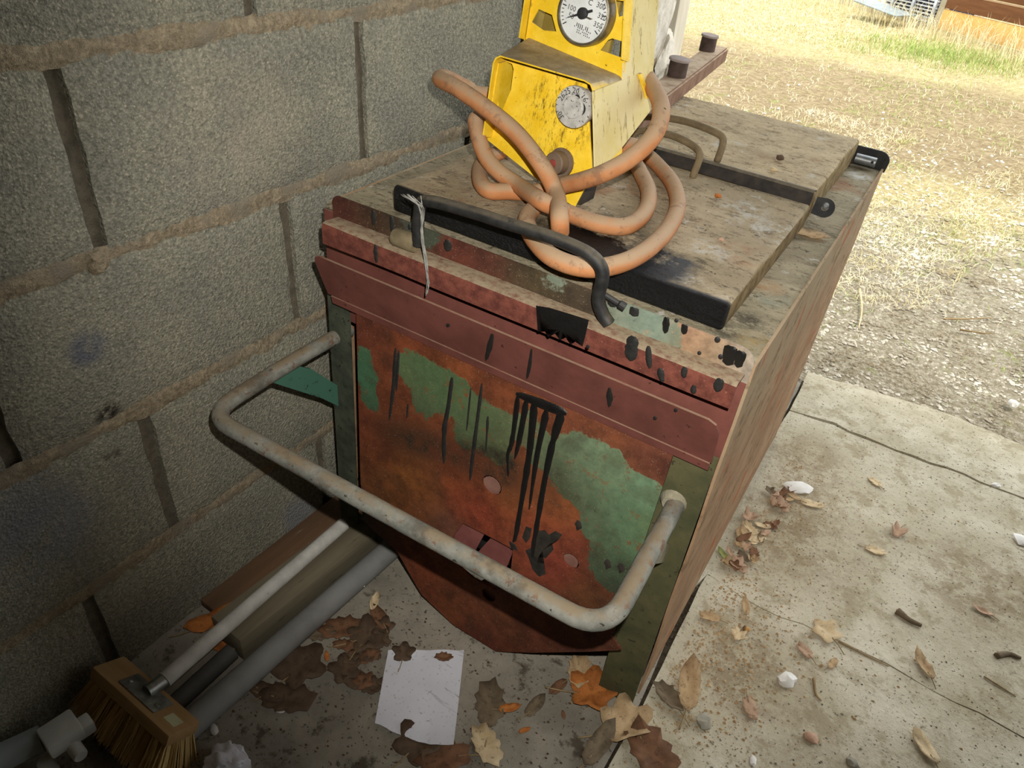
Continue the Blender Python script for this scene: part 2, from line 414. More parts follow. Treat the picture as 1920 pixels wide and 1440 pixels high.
# dusty deck and lids
def dusty(name, base, dark, tarzone=None, side=None):
    s = Mt(name, .92, 0, .2); n = s.noise(9, 7, .7); st = s.stretch((.6, 1.1, 1))
    c = s.mix(s.rng(s.noise(16, 6, .75, st), .3, .7), base[0], base[1])
    c = s.mix(s.mt('MULTIPLY', s.rng(s.noise(52, 6, .8, st), .53, .62), .75), c, dark); c = s.mix(s.mt('MULTIPLY', s.rng(s.noise(130, 3, .7), .60, .66), .6), c, dark); c = s.mix(s.mt('MULTIPLY', s.rng(n, .42, .62), .35), c, lin(140, 126, 104))
    c = s.mix(s.mt('MULTIPLY', s.rng(s.noise(70, 4, .7), .62, .70), .8), c, lin(40, 36, 30))
    c = s.mix(s.mt('MULTIPLY', s.rng(s.noise(21, 5, .7), .60, .68), .65), c, lin(205, 202, 192))
    c = s.mix(s.mt('MULTIPLY', s.rng(s.noise(6, 4, .6), .60, .72), .5), c, lin(150, 98, 66))
    if tarzone:
        for q, r0, r1 in (((1150, 440), .02, .13), ((1050, 400), .02, .10), ((1230, 500), .02, .10)):
            k = s.mt('MULTIPLY', s.spot(tuple(LZ(*q, .762)), r0, r1), s.rng(s.noise(30, 6, .8), .42, .60)); c = s.mix(s.mt('MULTIPLY', k, .8), c, lin(70, 62, 50))
        for q, r0, r1 in (((1330, 470), .005, .05), ((1390, 390), .01, .06), ((1270, 520), .005, .06), ((1340, 572), .005, .04), ((1440, 430), .01, .07)):
            k = s.mt('MULTIPLY', s.spot(tuple(LZ(*q, .762)), r0, r1), s.rng(s.noise(44, 6, .8), .48, .60)); c = s.mix(s.mt('MULTIPLY', k, .75), c, lin(200, 198, 190))
        k = s.mt('MULTIPLY', s.spot(tuple(LZ(1400, 480, .762)), .01, .06), s.rng(s.noise(25, 4), .4, .6)); c = s.mix(s.mt('MULTIPLY', k, .5), c, lin(160, 112, 76))
    elif not side:
        for q, col_ in (((1520, 440), lin(170, 132, 76)), ((1400, 600), lin(60, 54, 44)), ((1410, 640), lin(150, 128, 84)), ((1450, 560), lin(128, 136, 122)), ((1440, 540), lin(170, 134, 98)), ((1610, 330), lin(206, 208, 204)), ((1360, 620), lin(64, 58, 46)), ((1480, 440), lin(88, 84, 70))):
            k = s.mt('MULTIPLY', s.spot(tuple(LZ(*q, ZD)), .008, .035), s.rng(s.noise(50, 5, .8), .38, .58)); c = s.mix(s.mt('MULTIPLY', k, .8), c, col_)
    if side: c = s.mix(s.rng(s.up(), .7, .3), c, s.mix(s.rng(s.noise(40, 5, .7), .3, .7), side[0], side[1]))
    if tarzone:
        m = tarzone(s); c = s.mix(m, c, (.006, .006, .006)); s.rough(s.mt('SUBTRACT', .92, s.mt('MULTIPLY', m, .68)))
    s.col(c); s.bump(s.mt('ADD', s.noise(110, 6, .75), s.mt('MULTIPLY', s.noise(26, 5), 1.4)), .8, .006)
    return s.m
def frontzone(s):
    x, y, z = s.xyz(0), s.xyz(1), s.xyz(2); n = s.noise(17, 6, .75)
    e = s.mt('ADD', y, s.mt('MULTIPLY', s.mt('SUBTRACT', n, .5), .22))
    top = s.mt('MULTIPLY', s.rng(e, .150, .118), s.rng(s.mt('ADD', x, s.mt('MULTIPLY', s.mt('SUBTRACT', n, .5), .2)), -.40, -.31))
    right = s.rng(s.mt('ADD', x, s.mt('MULTIPLY', n, .08)), -.06, -.10)
    top = s.mt('MULTIPLY', top, right)
    return s.mt('MAXIMUM', top, s.rng(s.mt('ADD', z, s.mt('MULTIPLY', s.mt('SUBTRACT', n, .5), .02)), .758, .752) if False else s.mt('MULTIPLY', s.rng(y, .068, .060), s.rng(s.noise(60, 4), .78, .7)))
M_lid = dusty('dusty_lid', (lin(186, 169, 139), lin(158, 143, 115)), lin(92, 82, 65), frontzone, (lin(96, 78, 50), lin(150, 128, 88)))
M_lidRear = dusty('dusty_rear_lid', (lin(206, 188, 153), lin(184, 164, 129)), lin(118, 102, 78), None, (lin(110, 92, 62), lin(172, 150, 106)))
M_deck = dusty('dusty_deck', (lin(178, 166, 138), lin(136, 128, 104)), lin(88, 80, 62))
s = Mt('rusty_side', .9, 0, .2); st = s.stretch((1, .4, .6))
c = s.mix(s.rng(s.noise(14, 6, .7, st), .3, .7), lin(142, 110, 82), lin(170, 140, 108)); c = s.mix(s.mt('MULTIPLY', s.rng(s.xyz(2), .45, .72), s.rng(s.noise(9, 5, .7), .2, .6)), c, lin(160, 142, 114))
c = s.mix(s.mt('MULTIPLY', s.rng(s.noise(40, 6, .75, st), .52, .64), .7), c, lin(104, 84, 58)); c = s.mix(s.rng(s.noise(11, 4), .56, .70), c, lin(160, 96, 62))
s.col(c); s.bump(s.noise(60, 6, .7, st), .5, .003); M_side = s.m
M_darkIron = simple('dark_iron', lin(34, 31, 28), lin(62, 55, 48), 40, .7, .2, .3, .001, None, (lin(120, 108, 86), .75), .4)
M_blackIron = simple('black_iron', (.008, .008, .008), (.03, .028, .025), 40, .55, .2, .3, .001, None, None, .4)
M_blackDust = simple('black_iron_dusty', (.010, .010, .010), (.035, .033, .030), 40, .6, .2, .3, .001, None, (lin(116, 106, 88), .55), .4)
M_redPrimer = simple('red_primer', lin(98, 56, 47), lin(120, 70, 60), 14, .75, 0, .25, .0008, (lin(66, 38, 32), .66), (lin(140, 120, 98), .7))
M_redRust = simple('rough_red_rust', lin(84, 42, 34), lin(122, 68, 54), 60, .9, 0, .7, .0015, (lin(146, 100, 74), .64), (lin(156, 140, 114), 1.0))
M_steel = simple('dull_zinc', lin(120, 122, 120), lin(165, 168, 168), 30, .45, .7, .2, .0006)

kettle = root('bitumen_kettle', 'rusty box-shaped bitumen kettle with hinged dusty lids and a tubular push handle beside block wall', 'boiler', mat=KM)

# body shell
XL, XR, YB, ZD = -.672, .013, .912, .722
def warped_panel(name, x, y0, y1, z0, z1, th, mat, amp, seed):
    bm = bmesh.new(); ny, nn = 24, 16; g = []
    for i in range(ny+1):
        row = []
        for j in range(nn+1):
            u, v = i/ny, j/nn; y = y0+(y1-y0)*u; z = z0+(z1-z0)*v
            row.append(bm.verts.new((x+nz(y*3, z*4, seed)*amp*math.sin(math.pi*min(1, max(0, v*1.02))), y, z)))
        g.append(row)
    for i in range(ny):
        for j in range(nn): bm.faces.new((g[i][j], g[i+1][j], g[i+1][j+1], g[i][j+1]))
    r = bmesh.ops.extrude_face_region(bm, geom=bm.faces[:], use_keep_orig=True)
    for v in [q for q in r['geom'] if isinstance(q, bmesh.types.BMVert)]: v.co.x -= th
    return obj(name, bm, mat, kettle, 'auto')
warped_panel('side_panel', XR, 0.0, YB, 0.03, ZD+.004, .004, M_side, .006, 3)
warped_panel('side_panel', XL+.004, .02, YB, 0.06, ZD, .004, M_side, .003, 8)
box('rear_panel', (XL, YB-.004, .04), (XR, YB, ZD), M_darkIron, kettle, .001)
box('deck', (XL+.004, .004, ZD-.006), (XR-.004, YB-.004, ZD), M_deck, kettle, .001)
box('base_skirt', (-.05, .006, .0), (.002, YB-.01, .05), M_blackIron, kettle, 0)
box('bottom_panel', (XL+.004, .05, .10), (XR-.004, YB-.004, .106), M_blackIron, kettle, 0)
# rear lip with rounded corners
rl = [(-.60, 0), (.016, 0), (.018, .020)]+[(.018-.022*(1-math.cos(a)), .020+.020*math.sin(a)) for a in [math.pi/2*k/5 for k in range(1, 6)]]+[(-.58, .040), (-.60, .030)]
obj('rear_lip', plate_bm(rl, [], (0, YB+.004, ZD-.004), (1, 0, 0), (0, 0, 1), .004), M_blackIron, kettle, 'auto')
cy = LZ(1630, 305, .738)
tc = lathe('pipe_stub', (-.045, .893, .739), (1, 0, 0), [(0, .010), (.040, .010)], M_steel, kettle, 16)
lathe('pipe_bolt', (-.011, .886, .741), (0, -1, 0), [(0, .003), (.003, .003)], M_blackIron, tc, 8)

# painted sheets: colour attributes give the outline of each paint and rust patch
def paint_mat(name, rough=.8):
    s = Mt(name, rough, 0, .3); base = s.attr('rust'); g = s.attr('paint'); gm = s.attr('paint_mask', 2); dk = s.attr('soot', 2)
    n = s.noise(26, 7, .7); n2 = s.noise(110, 4, .7)
    c = s.mul(base, s.mix(s.rng(n, .28, .72), (.55, .52, .50), (1.40, 1.32, 1.25)))
    c = s.mix(s.mt('MULTIPLY', s.rng(n2, .62, .70), .4), c, lin(60, 30, 20))
    m = s.rng(s.mt('ADD', gm, s.mt('MULTIPLY', s.mt('SUBTRACT', s.mt('ADD', s.mt('MULTIPLY', n, .6), s.mt('MULTIPLY', n2, .4)), .5), 1.7)), .42, .60)
    gc = s.mul(g, s.mix(s.rng(s.noise(60, 5, .7), .3, .7), (.82, .84, .82), (1.15, 1.12, 1.1)))
    gc = s.mix(s.mt('MULTIPLY', s.rng(s.noise(130, 5, .8), .60, .66), .6), gc, lin(50, 52, 38))
    gc = s.mix(s.mt('MULTIPLY', s.rng(s.noise(34, 6, .8), .57, .63), .8), gc, s.mul(base, (1.1, 1.1, 1.1)))
    gc = s.mix(s.mt('MULTIPLY', s.rng(s.noise(12, 5, .7), .50, .70), .5), gc, lin(76, 74, 48))
    c = s.mix(m, c, gc)
    c = s.mix(s.mt('MULTIPLY', dk, s.rng(n, .25, .65)), c, lin(40, 33, 22))
    c = s.mix(s.mt('MULTIPLY', s.rng(s.noise(8, 5, .7), .55, .72), .5), c, lin(52, 40, 26))
    c = s.mix(s.mt('MULTIPLY', s.rng(s.noise(500, 2), .66, .70), .5), c, lin(170, 150, 125))
    s.col(c); s.bump(s.mt('ADD', n2, s.mt('MULTIPLY', m, .5)), .3, .001); return s.m
def paint_attrs(o, rust, paint, masks, soot=()):
    """rust/paint: (x, z, colour); masks: (x, z, radius, +/-weight); soot: (x, z, rx, rz, w)"""
    def tone(c, k=.66, ds=.10):
        m = sum(c)/3; return tuple((v*(1-ds)+m*ds)*k*h for v, h in zip(c, (.92, 1.06, .86) if o.name[:5] == 'front' else (1, 1, 1)))
    rust = [(x, z, tone(c)) for x, z, c in rust]; paint = [(x, z, tone(c, .72, .42)) for x, z, c in paint]
    me = o.data; n = len(me.vertices); co = np.empty(n*3); me.vertices.foreach_get('co', co); co = co.reshape(-1, 3); p = co[:, [0, 2]]
    def idw(pts):
        w = np.zeros(n); acc = np.zeros((n, 3))
        for x, z, c in pts:
            d = ((p[:, 0]-x)**2+(p[:, 1]-z)**2); k = 1/(d+.0012)**1.6; w += k; acc += k[:, None]*np.array(c)
        return acc/w[:, None]
    for nm, arr in (('rust', idw(rust)), ('paint', idw(paint))):
        a = me.attributes.new(nm, 'FLOAT_COLOR', 'POINT'); a.data.foreach_set('color', np.hstack([arr, np.ones((n, 1))]).ravel().astype(np.float32))
    m = np.zeros(n)
    for x, z, r, wt in masks: m += wt*np.exp(-((p[:, 0]-x)**2+(p[:, 1]-z)**2)/(r*r))
    a = me.attributes.new('paint_mask', 'FLOAT', 'POINT'); a.data.foreach_set('value', np.clip(m, -1, 1.3).astype(np.float32))
    m = np.zeros(n)
    for x, z, rx, rz, wt in soot: m += wt*np.exp(-(((p[:, 0]-x)/rx)**2+((p[:, 1]-z)/rz)**2))
    a = me.attributes.new('soot', 'FLOAT', 'POINT'); a.data.foreach_set('value', np.clip(m, 0, 1).astype(np.float32))
M_front = paint_mat('rust_and_green_paint')

FN = (0, 1, -.0727); FD = -.06                              # the front sheet leans out a little at its foot
def FP(px, py, off=0.0):
    p = LP(px, py, FN, FD); return p - Vector(FN).normalized()*off
FU = Vector((1, 0, 0)); FV = Vector((0, .0727, 1)).normalized(); FO = Vector((0, FD, 0))
def fuv(px, py):
    d = FP(px, py)-FO; return (d.dot(FU), d.dot(FV))
def fxz(px, py):
    p = FP(px, py); return (p.x, p.z)
tl = fuv(672, 640); bl = fuv(690, 985)
outl = [fuv(668, 600), fuv(676, 905), fuv(690, 985), fuv(745, 1035), fuv(790, 1115), fuv(850, 1172), fuv(930, 1222)]
br = fuv(1165, 1219)
outl += [fuv(1000, 1224), fuv(1100, 1222), br, (-.055, br[1]+.02), (-.050, .2), (-.046, .592), (outl[0][0], .592)]
outl = [(x, max(z, .002)) for x, z in outl]
def ell(px, py, rx, ry, n=18): return [fuv(px+rx*math.cos(2*math.pi*k/n), py+ry*math.sin(2*math.pi*k/n)) for k in range(n)]
def circ_at(px, py, r, n=18): return circ(fuv(px, py), r, n)
hatch = [fuv(*q) for q in ((868, 981), (915, 1005), (962, 1030), (957, 1073), (930, 1106), (888, 1085), (846, 1050), (850, 1005))]
holes = [circ_at(922, 910, .0185), circ_at(1070, 1052, .0145), circ_at(916, 1116, .014), hatch]
fp_ = obj('front_plate', plate_bm(outl, holes, FO, FU, FV, .004, .011), M_front, kettle, False)
rust = [(fxz(*q), c) for q, c in (
 ((700, 590), lin(110, 48, 34)), ((900, 690), lin(112, 50, 36)), ((1100, 780), lin(128, 62, 44)), ((1300, 870), lin(120, 58, 46)),
 ((760, 650), lin(140, 62, 30)), ((880, 700), lin(160, 78, 30)), ((1000, 760), lin(150, 72, 34)), ((1130, 800), lin(150, 76, 46)), ((1220, 860), lin(118, 58, 46)),
 ((690, 800), lin(136, 58, 30)), ((720, 850), lin(118, 54, 28)), ((760, 890), lin(150, 82, 26)), ((730, 940), lin(124, 66, 24)), ((800, 920), lin(158, 84, 30)), ((860, 900), lin(150, 66, 28)),
 ((860, 950), lin(160, 62, 34)), ((840, 975), lin(104, 70, 62)), ((900, 960), lin(166, 58, 36)), ((960, 930), lin(168, 88, 40)), ((1000, 990), lin(170, 70, 40)), ((1060, 960), lin(178, 92, 40)), ((1080, 1010), lin(160, 62, 44)), ((1040, 1060), lin(158, 58, 48)),
 ((700, 980), lin(96, 58, 38)), ((800, 1080), lin(140, 62, 34)), ((850, 1130), lin(132, 66, 34)), ((950, 1160), lin(124, 64, 36)), ((1000, 1190), lin(112, 52, 36)), ((1100, 1200), lin(112, 58, 46)), ((900, 1200), lin(116, 48, 36)),
 ((1100, 1120), lin(130, 72, 36)), ((1150, 1060), lin(122, 66, 44)), ((1140, 900), lin(160, 92, 60)), ((1180, 960), lin(146, 92, 60)))]
paint = [(fxz(*q), c) for q, c in (
 ((690, 700), lin(52, 122, 84)), ((700, 760), lin(48, 112, 78)), ((760, 700), lin(110, 124, 66)), ((800, 700), lin(88, 120, 68)), ((850, 730), lin(92, 118, 62)), ((780, 760), lin(86, 98, 60)), ((900, 790), lin(96, 112, 62)), ((930, 830), lin(106, 108, 56)), ((990, 800), lin(120, 126, 76)),
 ((1090, 850), lin(124, 144, 108)), ((1150, 860), lin(134, 160, 122)), ((1220, 920), lin(116, 164, 128)), ((1180, 990), lin(100, 140, 104)), ((1200, 1020), lin(104, 150, 104)), ((1220, 1000), lin(112, 124, 50)), ((1150, 1080), lin(80, 106, 76)), ((1100, 960), lin(108, 120, 86)), ((1160, 1120), lin(78, 80, 58)), ((1050, 880), lin(104, 108, 72)))]
masks = [(*fxz(x, y), r, w) for x, y, r, w in (
 (685, 700, .028, 1.2), (695, 745, .024, 1.1), (683, 660, .015, .8), (720, 690, .014, -.9), (715, 740, .012, -.6),
 (765, 690, .026, .9), (800, 705, .035, 1.1), (850, 735, .035, 1.1), (795, 755, .035, .8), (890, 775, .035, 1.0), (925, 810, .035, 1.0), (945, 790, .02, .6), (870, 820, .03, .7), (935, 855, .025, .7), (995, 800, .03, .8), (1010, 850, .03, .7), (730, 710, .012, .5),
 (1080, 850, .035, .9), (1060, 890, .035, .8), (1110, 855, .03, .7), (1150, 860, .022, .9), (1180, 905, .035, 1.0), (1220, 915, .025, .8), (1230, 960, .03, .9), (1130, 930, .045, 1.0), (1190, 980, .05, 1.1), (1215, 1010, .035, .9), (1170, 1040, .045, .9), (1140, 1000, .04, .8), (1130, 1070, .03, .7), (1160, 1090, .03, .8), (1090, 930, .03, .6), (1105, 985, .02, .5),
 (1172, 897, .009, -1.0), (1140, 945, .016, -.9), (1150, 830, .01, -.5), (1060, 965, .022, -.9), (1230, 870, .03, -.9), (1195, 870, .02, -.6), (860, 690, .012, -.3), (905, 720, .014, -.5), (1160, 890, .006, -.6))]
soot = [(*fxz(x, y), rx, rz, w) for x, y, rx, rz, w in ((850, 850, .11, .034, 1.0), (750, 825, .07, .03, .8), (930, 860, .05, .03, .8), (950, 880, .04, .04, .5), (1040, 910, .03, .04, .5), (1110, 1020, .03, .05, .35), (1180, 1110, .06, .05, .6), (680, 960, .03, .05, .5), (1165, 1060, .02, .02, .5), (1090, 1130, .05, .03, .3))]
paint_attrs(fp_, [(a[0], a[1], c) for a, c in rust], [(a[0], a[1], c) for a, c in paint], masks, soot)
# discs behind the holes, loose flap in the hatch
M_inner = simple('pinkish_rust', lin(116, 80, 68), lin(140, 102, 88), 30, .9, 0, .4, .001)
M_flap = simple('maroon_flap', lin(112, 62, 58), lin(132, 78, 72), 20, .8, 0, .3, .001)
def backpl(px, py, r, d, name='hole_backing', mat=None):
    p = FP(px, py); bm = plate_bm(circ((p-FO).dot(FU) and ((p-FO).dot(FU), (p-FO).dot(FV)), r, 16), [], FO+Vector(FN).normalized()*d, FU, FV, .003)
    return obj(name, bm, mat or M_inner, fp_, 'auto')
backpl(917, 915, .0175, .005); backpl(1066, 1056, .0135, .005); backpl(916, 1116, .026, .010)  # first two discs small and offset to shape a dark shadow crescent
fo = [fuv(*q) for q in ((924, 1004), (960, 1026), (944, 1068), (926, 1100), (886, 1046))]
obj('hatch_flap', plate_bm(fo, [], FO+Vector(FN).normalized()*.014, FU, FV, .003), M_flap, fp_, 'auto')
fo = [fuv(*q) for q in ((850, 968), (905, 1002), (880, 1048), (850, 1070), (820, 1030))]
obj('hatch_flap', plate_bm(fo, [], FO+Vector(FN).normalized()*.010, FU, FV, .003), M_flap, fp_, 'auto')

# upper panel, folded drip ledge, pocket, top lip
def profile_x(name, prof, x0, x1, mat, n=60, seed=0, amp=.0008, th=.003, parent=None):
    """open sheet profile [(y,z)] swept along x and given thickness"""
    bm = bmesh.new(); rows = []
    for i in range(n+1):
        x = x0+(x1-x0)*i/n; rows.append([bm.verts.new((x, y+nz(x*9, k, seed)*amp, z+nz(x*7, k, seed+5)*amp)) for k, (y, z) in enumerate(prof)])
    for a, b in zip(rows, rows[1:]):
        for k in range(len(prof)-1): bm.faces.new((a[k], a[k+1], b[k+1], b[k]))
    bmesh.ops.recalc_face_normals(bm, faces=bm.faces[:])
    bmesh.ops.solidify(bm, geom=bm.faces[:], thickness=th)
    return obj(name, bm, mat, parent or kettle, 'auto')
box('upper_panel', (XL+.004, .0, .53), (XR-.004, .004, ZD-.006), M_redPrimer, kettle, .001)
lipo = [(-.648, .70), (-.648, .733)]+[(-.648+.012*(1-math.cos(a)), .733+.012*math.sin(a)) for a in [math.pi/2*k/4 for k in range(1, 5)]]+[(-.45, .7455), (-.2, .745)]+\
       [(-.012+.022*math.sin(a), .727+.018*math.cos(a)) for a in [math.pi/2*k/5 for k in range(0, 6)]]+[(.010, .70)]
lip = obj('top_lip', plate_bm(lipo, [], (0, -.001, 0), (1, 0, 0), (0, 0, 1), .003, .014), paint_mat('lip_paint'), kettle, False)
def yxz(px, py, y=-.004): p = LY(px, py, y); return (p.x, p.z)
paint_attrs(lip, [(*yxz(*q), c) for q, c in (((640, 390), lin(92, 46, 34)), ((690, 410), lin(78, 56, 36)), ((760, 430), lin(70, 66, 46)), ((850, 460), lin(120, 56, 40)), ((900, 485), lin(96, 52, 36)), ((1000, 520), lin(84, 74, 48)), ((1100, 560), lin(70, 60, 46)), ((1290, 625), lin(190, 140, 112)), ((1330, 655), lin(184, 158, 116)), ((1240, 625), lin(186, 160, 118)), ((1395, 690), lin(186, 178, 164)))],
            [(*yxz(*q), c) for q, c in (((760, 425), lin(84, 84, 64)), ((820, 440), lin(76, 92, 62)), ((1170, 580), lin(140, 152, 118)), ((1220, 605), lin(132, 170, 142)), ((1300, 640), lin(150, 136, 84)))],
            [(*yxz(x, y), r, w) for x, y, r, w in ((1170, 580, .03, 1.0), (1215, 605, .03, 1.3), (1240, 625, .02, .8), (1260, 650, .02, .4), (800, 435, .03, .8), (770, 428, .03, .6), (1040, 530, .03, .6))], ())
profile_x('drip_ledge', [(.0, .712), (-.028, .714), (-.0345, .712), (-.036, .706), (-.036, .681)], -.638, .004, M_redRust, 70, 3, .0012)
pk = [(-.648, 0), (.004, 0), (.004, .066), (-.002, .080), (-.012, .085), (-.636, .085), (-.646, .079), (-.650, .068)]
PO = Vector((0, -.022, .583)); PV = Vector((0, -.028, .084)).normalized()
pocket = obj('pocket_flange', plate_bm(pk, [], PO, (1, 0, 0), PV, .003, .03), M_redPrimer, kettle, 'auto')
profile_x('pocket_fold', [(-.006, .560), (-.018, .570), (-.021, .583)], -.640, .002, M_redPrimer, 30, 9, .0003)

# corner uprights
M_upr = simple('dark_green_grey', lin(46, 52, 42), lin(76, 80, 64), 18, .85, 0, .4, .0015, (lin(40, 36, 28), .62), None)
M_uprR = simple('olive_grey', lin(66, 68, 44), lin(92, 88, 58), 14, .85, 0, .4, .0015, (lin(60, 56, 36), .62), None)
for name, pts, mat in (('corner_upright', [(-.668, .0), (-.622, .0), (-.622, .585), (-.668, .585)], M_upr), ('corner_upright', [(-.056, .0), (.009, .0), (.009, .585), (-.052, .585)], M_uprR)):
    obj(name, plate_bm(pts, [], (0, -.0035 if pts[0][0] < -.5 else -.012, 0), (1, 0, 0), (0, 0, 1), .004, .05), mat, kettle, 'auto')

# push handle
s = Mt('worn_grey_tube', .75, .1, .3); n = s.noise(30, 6, .7)
c = s.mix(s.rng(n, .35, .65), lin(104, 105, 97), lin(134, 133, 123)); c = s.mix(s.rng(s.noise(50, 6, .75), .55, .63), c, lin(110, 82, 62)); c = s.mix(s.rng(s.noise(90, 4), .64, .7), c, lin(56, 52, 44))
c = s.mix(s.mt('MULTIPLY', s.rng(s.up(), .5, .95), s.rng(s.noise(24, 5), .3, .6)), c, lin(122, 108, 86)); c = s.mix(s.mt('MULTIPLY', s.rng(s.noise(14, 5, .7), .52, .66), .6), c, lin(74, 66, 54)); s.col(c); s.bump(s.noise(120, 5, .7), .5, .0012); M_tube = s.m
hp = [(-.655, .03, .487), (-.662, -.10, .484), (-.668, -.262, .474), (-.34, -.262, .482), (-.012, -.262, .490), (-.020, -.10, .487), (-.026, .02, .486)]
HB = .0128
ph = tube('push_handle', fillet(hp, .052, 8), HB, M_tube, kettle, 16, None, .05)
M_weld = simple('welded_steel', lin(132, 126, 104), lin(158, 150, 128), 40, .8, .1, .7, .002)
lathe('weld_collar', (-.029, -.010, .486), (0, 1, 0), [(-.012, .013), (-.004, .019), (.006, .021)], M_weld, ph, 16)
lathe('weld_collar', (-.656, .010, .487), (0, 1, 0), [(-.012, .013), (-.004, .016), (.006, .018)], M_weld, ph, 16)
s = Mt('teal_paint', .75, 0, .3); s.col(s.mix(s.rng(s.noise(70, 4), .60, .66), s.mix(s.noise(12), lin(58, 98, 80), lin(72, 112, 94)), lin(40, 50, 44))); M_teal = s.m
br_ = [LX(*q, -.662) for q in ((500, 713), (548, 683), (580, 690), (648, 733), (648, 768), (600, 745))]
poly_plate('handle_gusset', br_, (.005, 0, 0), M_teal, kettle)
g2 = [LX(*q, -.022) for q in ((1252, 1030), (1272, 1034), (1254, 1082), (1222, 1086))]
poly_plate('handle_gusset', [(-.020, -.13, .476), (-.020, -.085, .478), (-.020, -.004, .40), (-.020, -.004, .36)], (.005, 0, 0), M_weld, kettle)

# lids
def lid_box(name, x0, x1, y0, y1, z0, z1, mat, seed):
    bm = bmesh.new(); add_box(bm, (x0, y0, z0), (x1, y1, z1), .006, 3)
    for ax, lo, hi in ((0, x0, x1), (1, y0, y1)):
        k = lo+.03
        while k < hi-.01:
            bmesh.ops.bisect_plane(bm, geom=bm.verts[:]+bm.edges[:]+bm.faces[:], plane_co=(k, 0, 0) if ax == 0 else (0, k, 0), plane_no=(1, 0, 0) if ax == 0 else (0, 1, 0), dist=1e-6); k += .03
    for v in bm.verts:
        if v.co.z > z1-.003: v.co.z += nz(v.co.x*7, v.co.y*7, seed)*.0022
        v.co.x += nz(v.co.y*6, 1, seed)*.0015; v.co.y += nz(v.co.x*6, 2, seed)*.0015
    return obj(name, bm, mat, kettle, 'auto')
lid1 = lid_box('front_lid', -.578, -.047, .055, .480, ZD, .762, M_lid, 2)
lid2 = lid_box('rear_lid', -.578, -.050, .500, .898, ZD, .776, M_lidRear, 5)
hin = profile_x('hinge_bar', [(.512, .7775), (.492, .783), (.486, .780), (.484, .760)], -.46, -.050, M_darkIron, 20, 4, .0006, .003)
ear = [( .016*math.cos(a), .016*math.sin(a)) for a in [math.pi*k/10-math.pi/2 for k in range(11)]]+[(-.018, .014), (-.018, -.014)]
he = obj('hinge_ear', plate_bm(ear, [circ((0, 0), .006, 12)], (-.030, .522, .750), (1, 0, 0), (0, .55, .83), .004), M_blackIron, kettle, 'auto')
lathe('hinge_pin', (-.030, .528, .750), Vector((0, -.83, .55)), [(-.006, .0055), (.005, .0055), (.007, .003)], M_steel, he, 12)
# bent rod handles
fh = [LY(*q, -.018) for q in ((783, 459), (786, 400), (800, 377), (888, 399), (941, 416), (1013, 438), (1072, 460), (1112, 482), (1130, 512), (1122, 559), (1130, 588), (1142, 607))]
lh = tube('lid_handle', catmull(fh, 6), .0085, M_blackDust, kettle, 12)
M_rod0 = simple('dusty_stud', lin(100, 88, 66), lin(130, 116, 88), 40, .9, 0, .5, .001)
lathe('handle_stud', LY(740, 443, -.016), LY(781, 458, -.016)-LY(740, 443, -.016), [(0, .012), (.004, .0135), (.036, .0135), (.040, .012)], M_rod0, lh, 16)
lathe('handle_bolt', LY(1134, 553, -.008), (1, .1, -.3), [(0, .004), (.02, .004), (.022, .006), (.03, .006)], M_blackIron, lh, 10)
M_rod = simple('dusty_rod', lin(96, 82, 60), lin(128, 112, 84), 30, .85, 0, .4, .001)
hr = [LZ(1345, 300, .778), LZ(1347, 296, .785), LP(1356, 262, (0, 1, 0), LZ(1345, 300, .778).y+.01), LP(1338, 247, (0, 1, 0), LZ(1345, 300, .778).y+.02), LP(1290, 229, (0, 1, 0), LZ(1345, 300, .778).y+.03), LP(1245, 221, (0, 1, 0), LZ(1345, 300, .778).y+.035), LP(1200, 222, (0, 1, 0), LZ(1345, 300, .778).y+.035), LP(1185, 250, (0, 1, 0), LZ(1345, 300, .778).y+.03)]
tube('lid_handle', catmull(hr, 6), .0062, M_rod, kettle, 10)
yb = LZ(1300, 331, .763).y
hr = [LZ(1300, 331, .763), LZ(1301, 326, .768), LP(1312, 292, (0, 1, 0), yb+.01), LP(1300, 274, (0, 1, 0), yb+.02), LP(1268, 257, (0, 1, 0), yb+.03), LP(1235, 249, (0, 1, 0), yb+.035), LP(1195, 247, (0, 1, 0), yb+.035), LP(1180, 275, (0, 1, 0), yb+.03)]
tube('lid_handle', catmull(hr, 6), .0062, M_rod, kettle, 10)

# tar runs, each a raised ribbon on the sheet it ran down
def ribbon(pts, ws, nrm, lift=.0012, mat=None, parent=None, name=TARN, seed=0):
    P = catmull(pts, 5) if len(pts) > 2 else [Vector(pts[0]).lerp(Vector(pts[1]), k/6) for k in range(7)]
    N = Vector(nrm).normalized(); bm = bmesh.new(); rows = []
    for i, p in enumerate(P):
        t = i/(len(P)-1); k = t*(len(ws)-1); a = int(min(k, len(ws)-2)); w = ws[a]+(ws[a+1]-ws[a])*(k-a)
        w *= 1+.28*nz(p.z*160, seed, p.x*30); T = (P[min(i+1, len(P)-1)]-P[max(i-1, 0)]).normalized(); S = T.cross(N).normalized()
        if i in (0, len(P)-1): w *= .45
        rows.append([bm.verts.new(p+S*w*q+N*(lift*h)) for q, h in ((-.5, -.3), (-.3, .8), (0, 1.25), (.3, .8), (.5, -.3))])
    for a, b in zip(rows, rows[1:]):
        for k in range(4): bm.faces.new((a[k], a[k+1], b[k+1], b[k]))
    o = obj(name, bm, mat or M_tar, parent or kettle, True)
    return o
PX = 1/1000.
FNn = -Vector(FN)
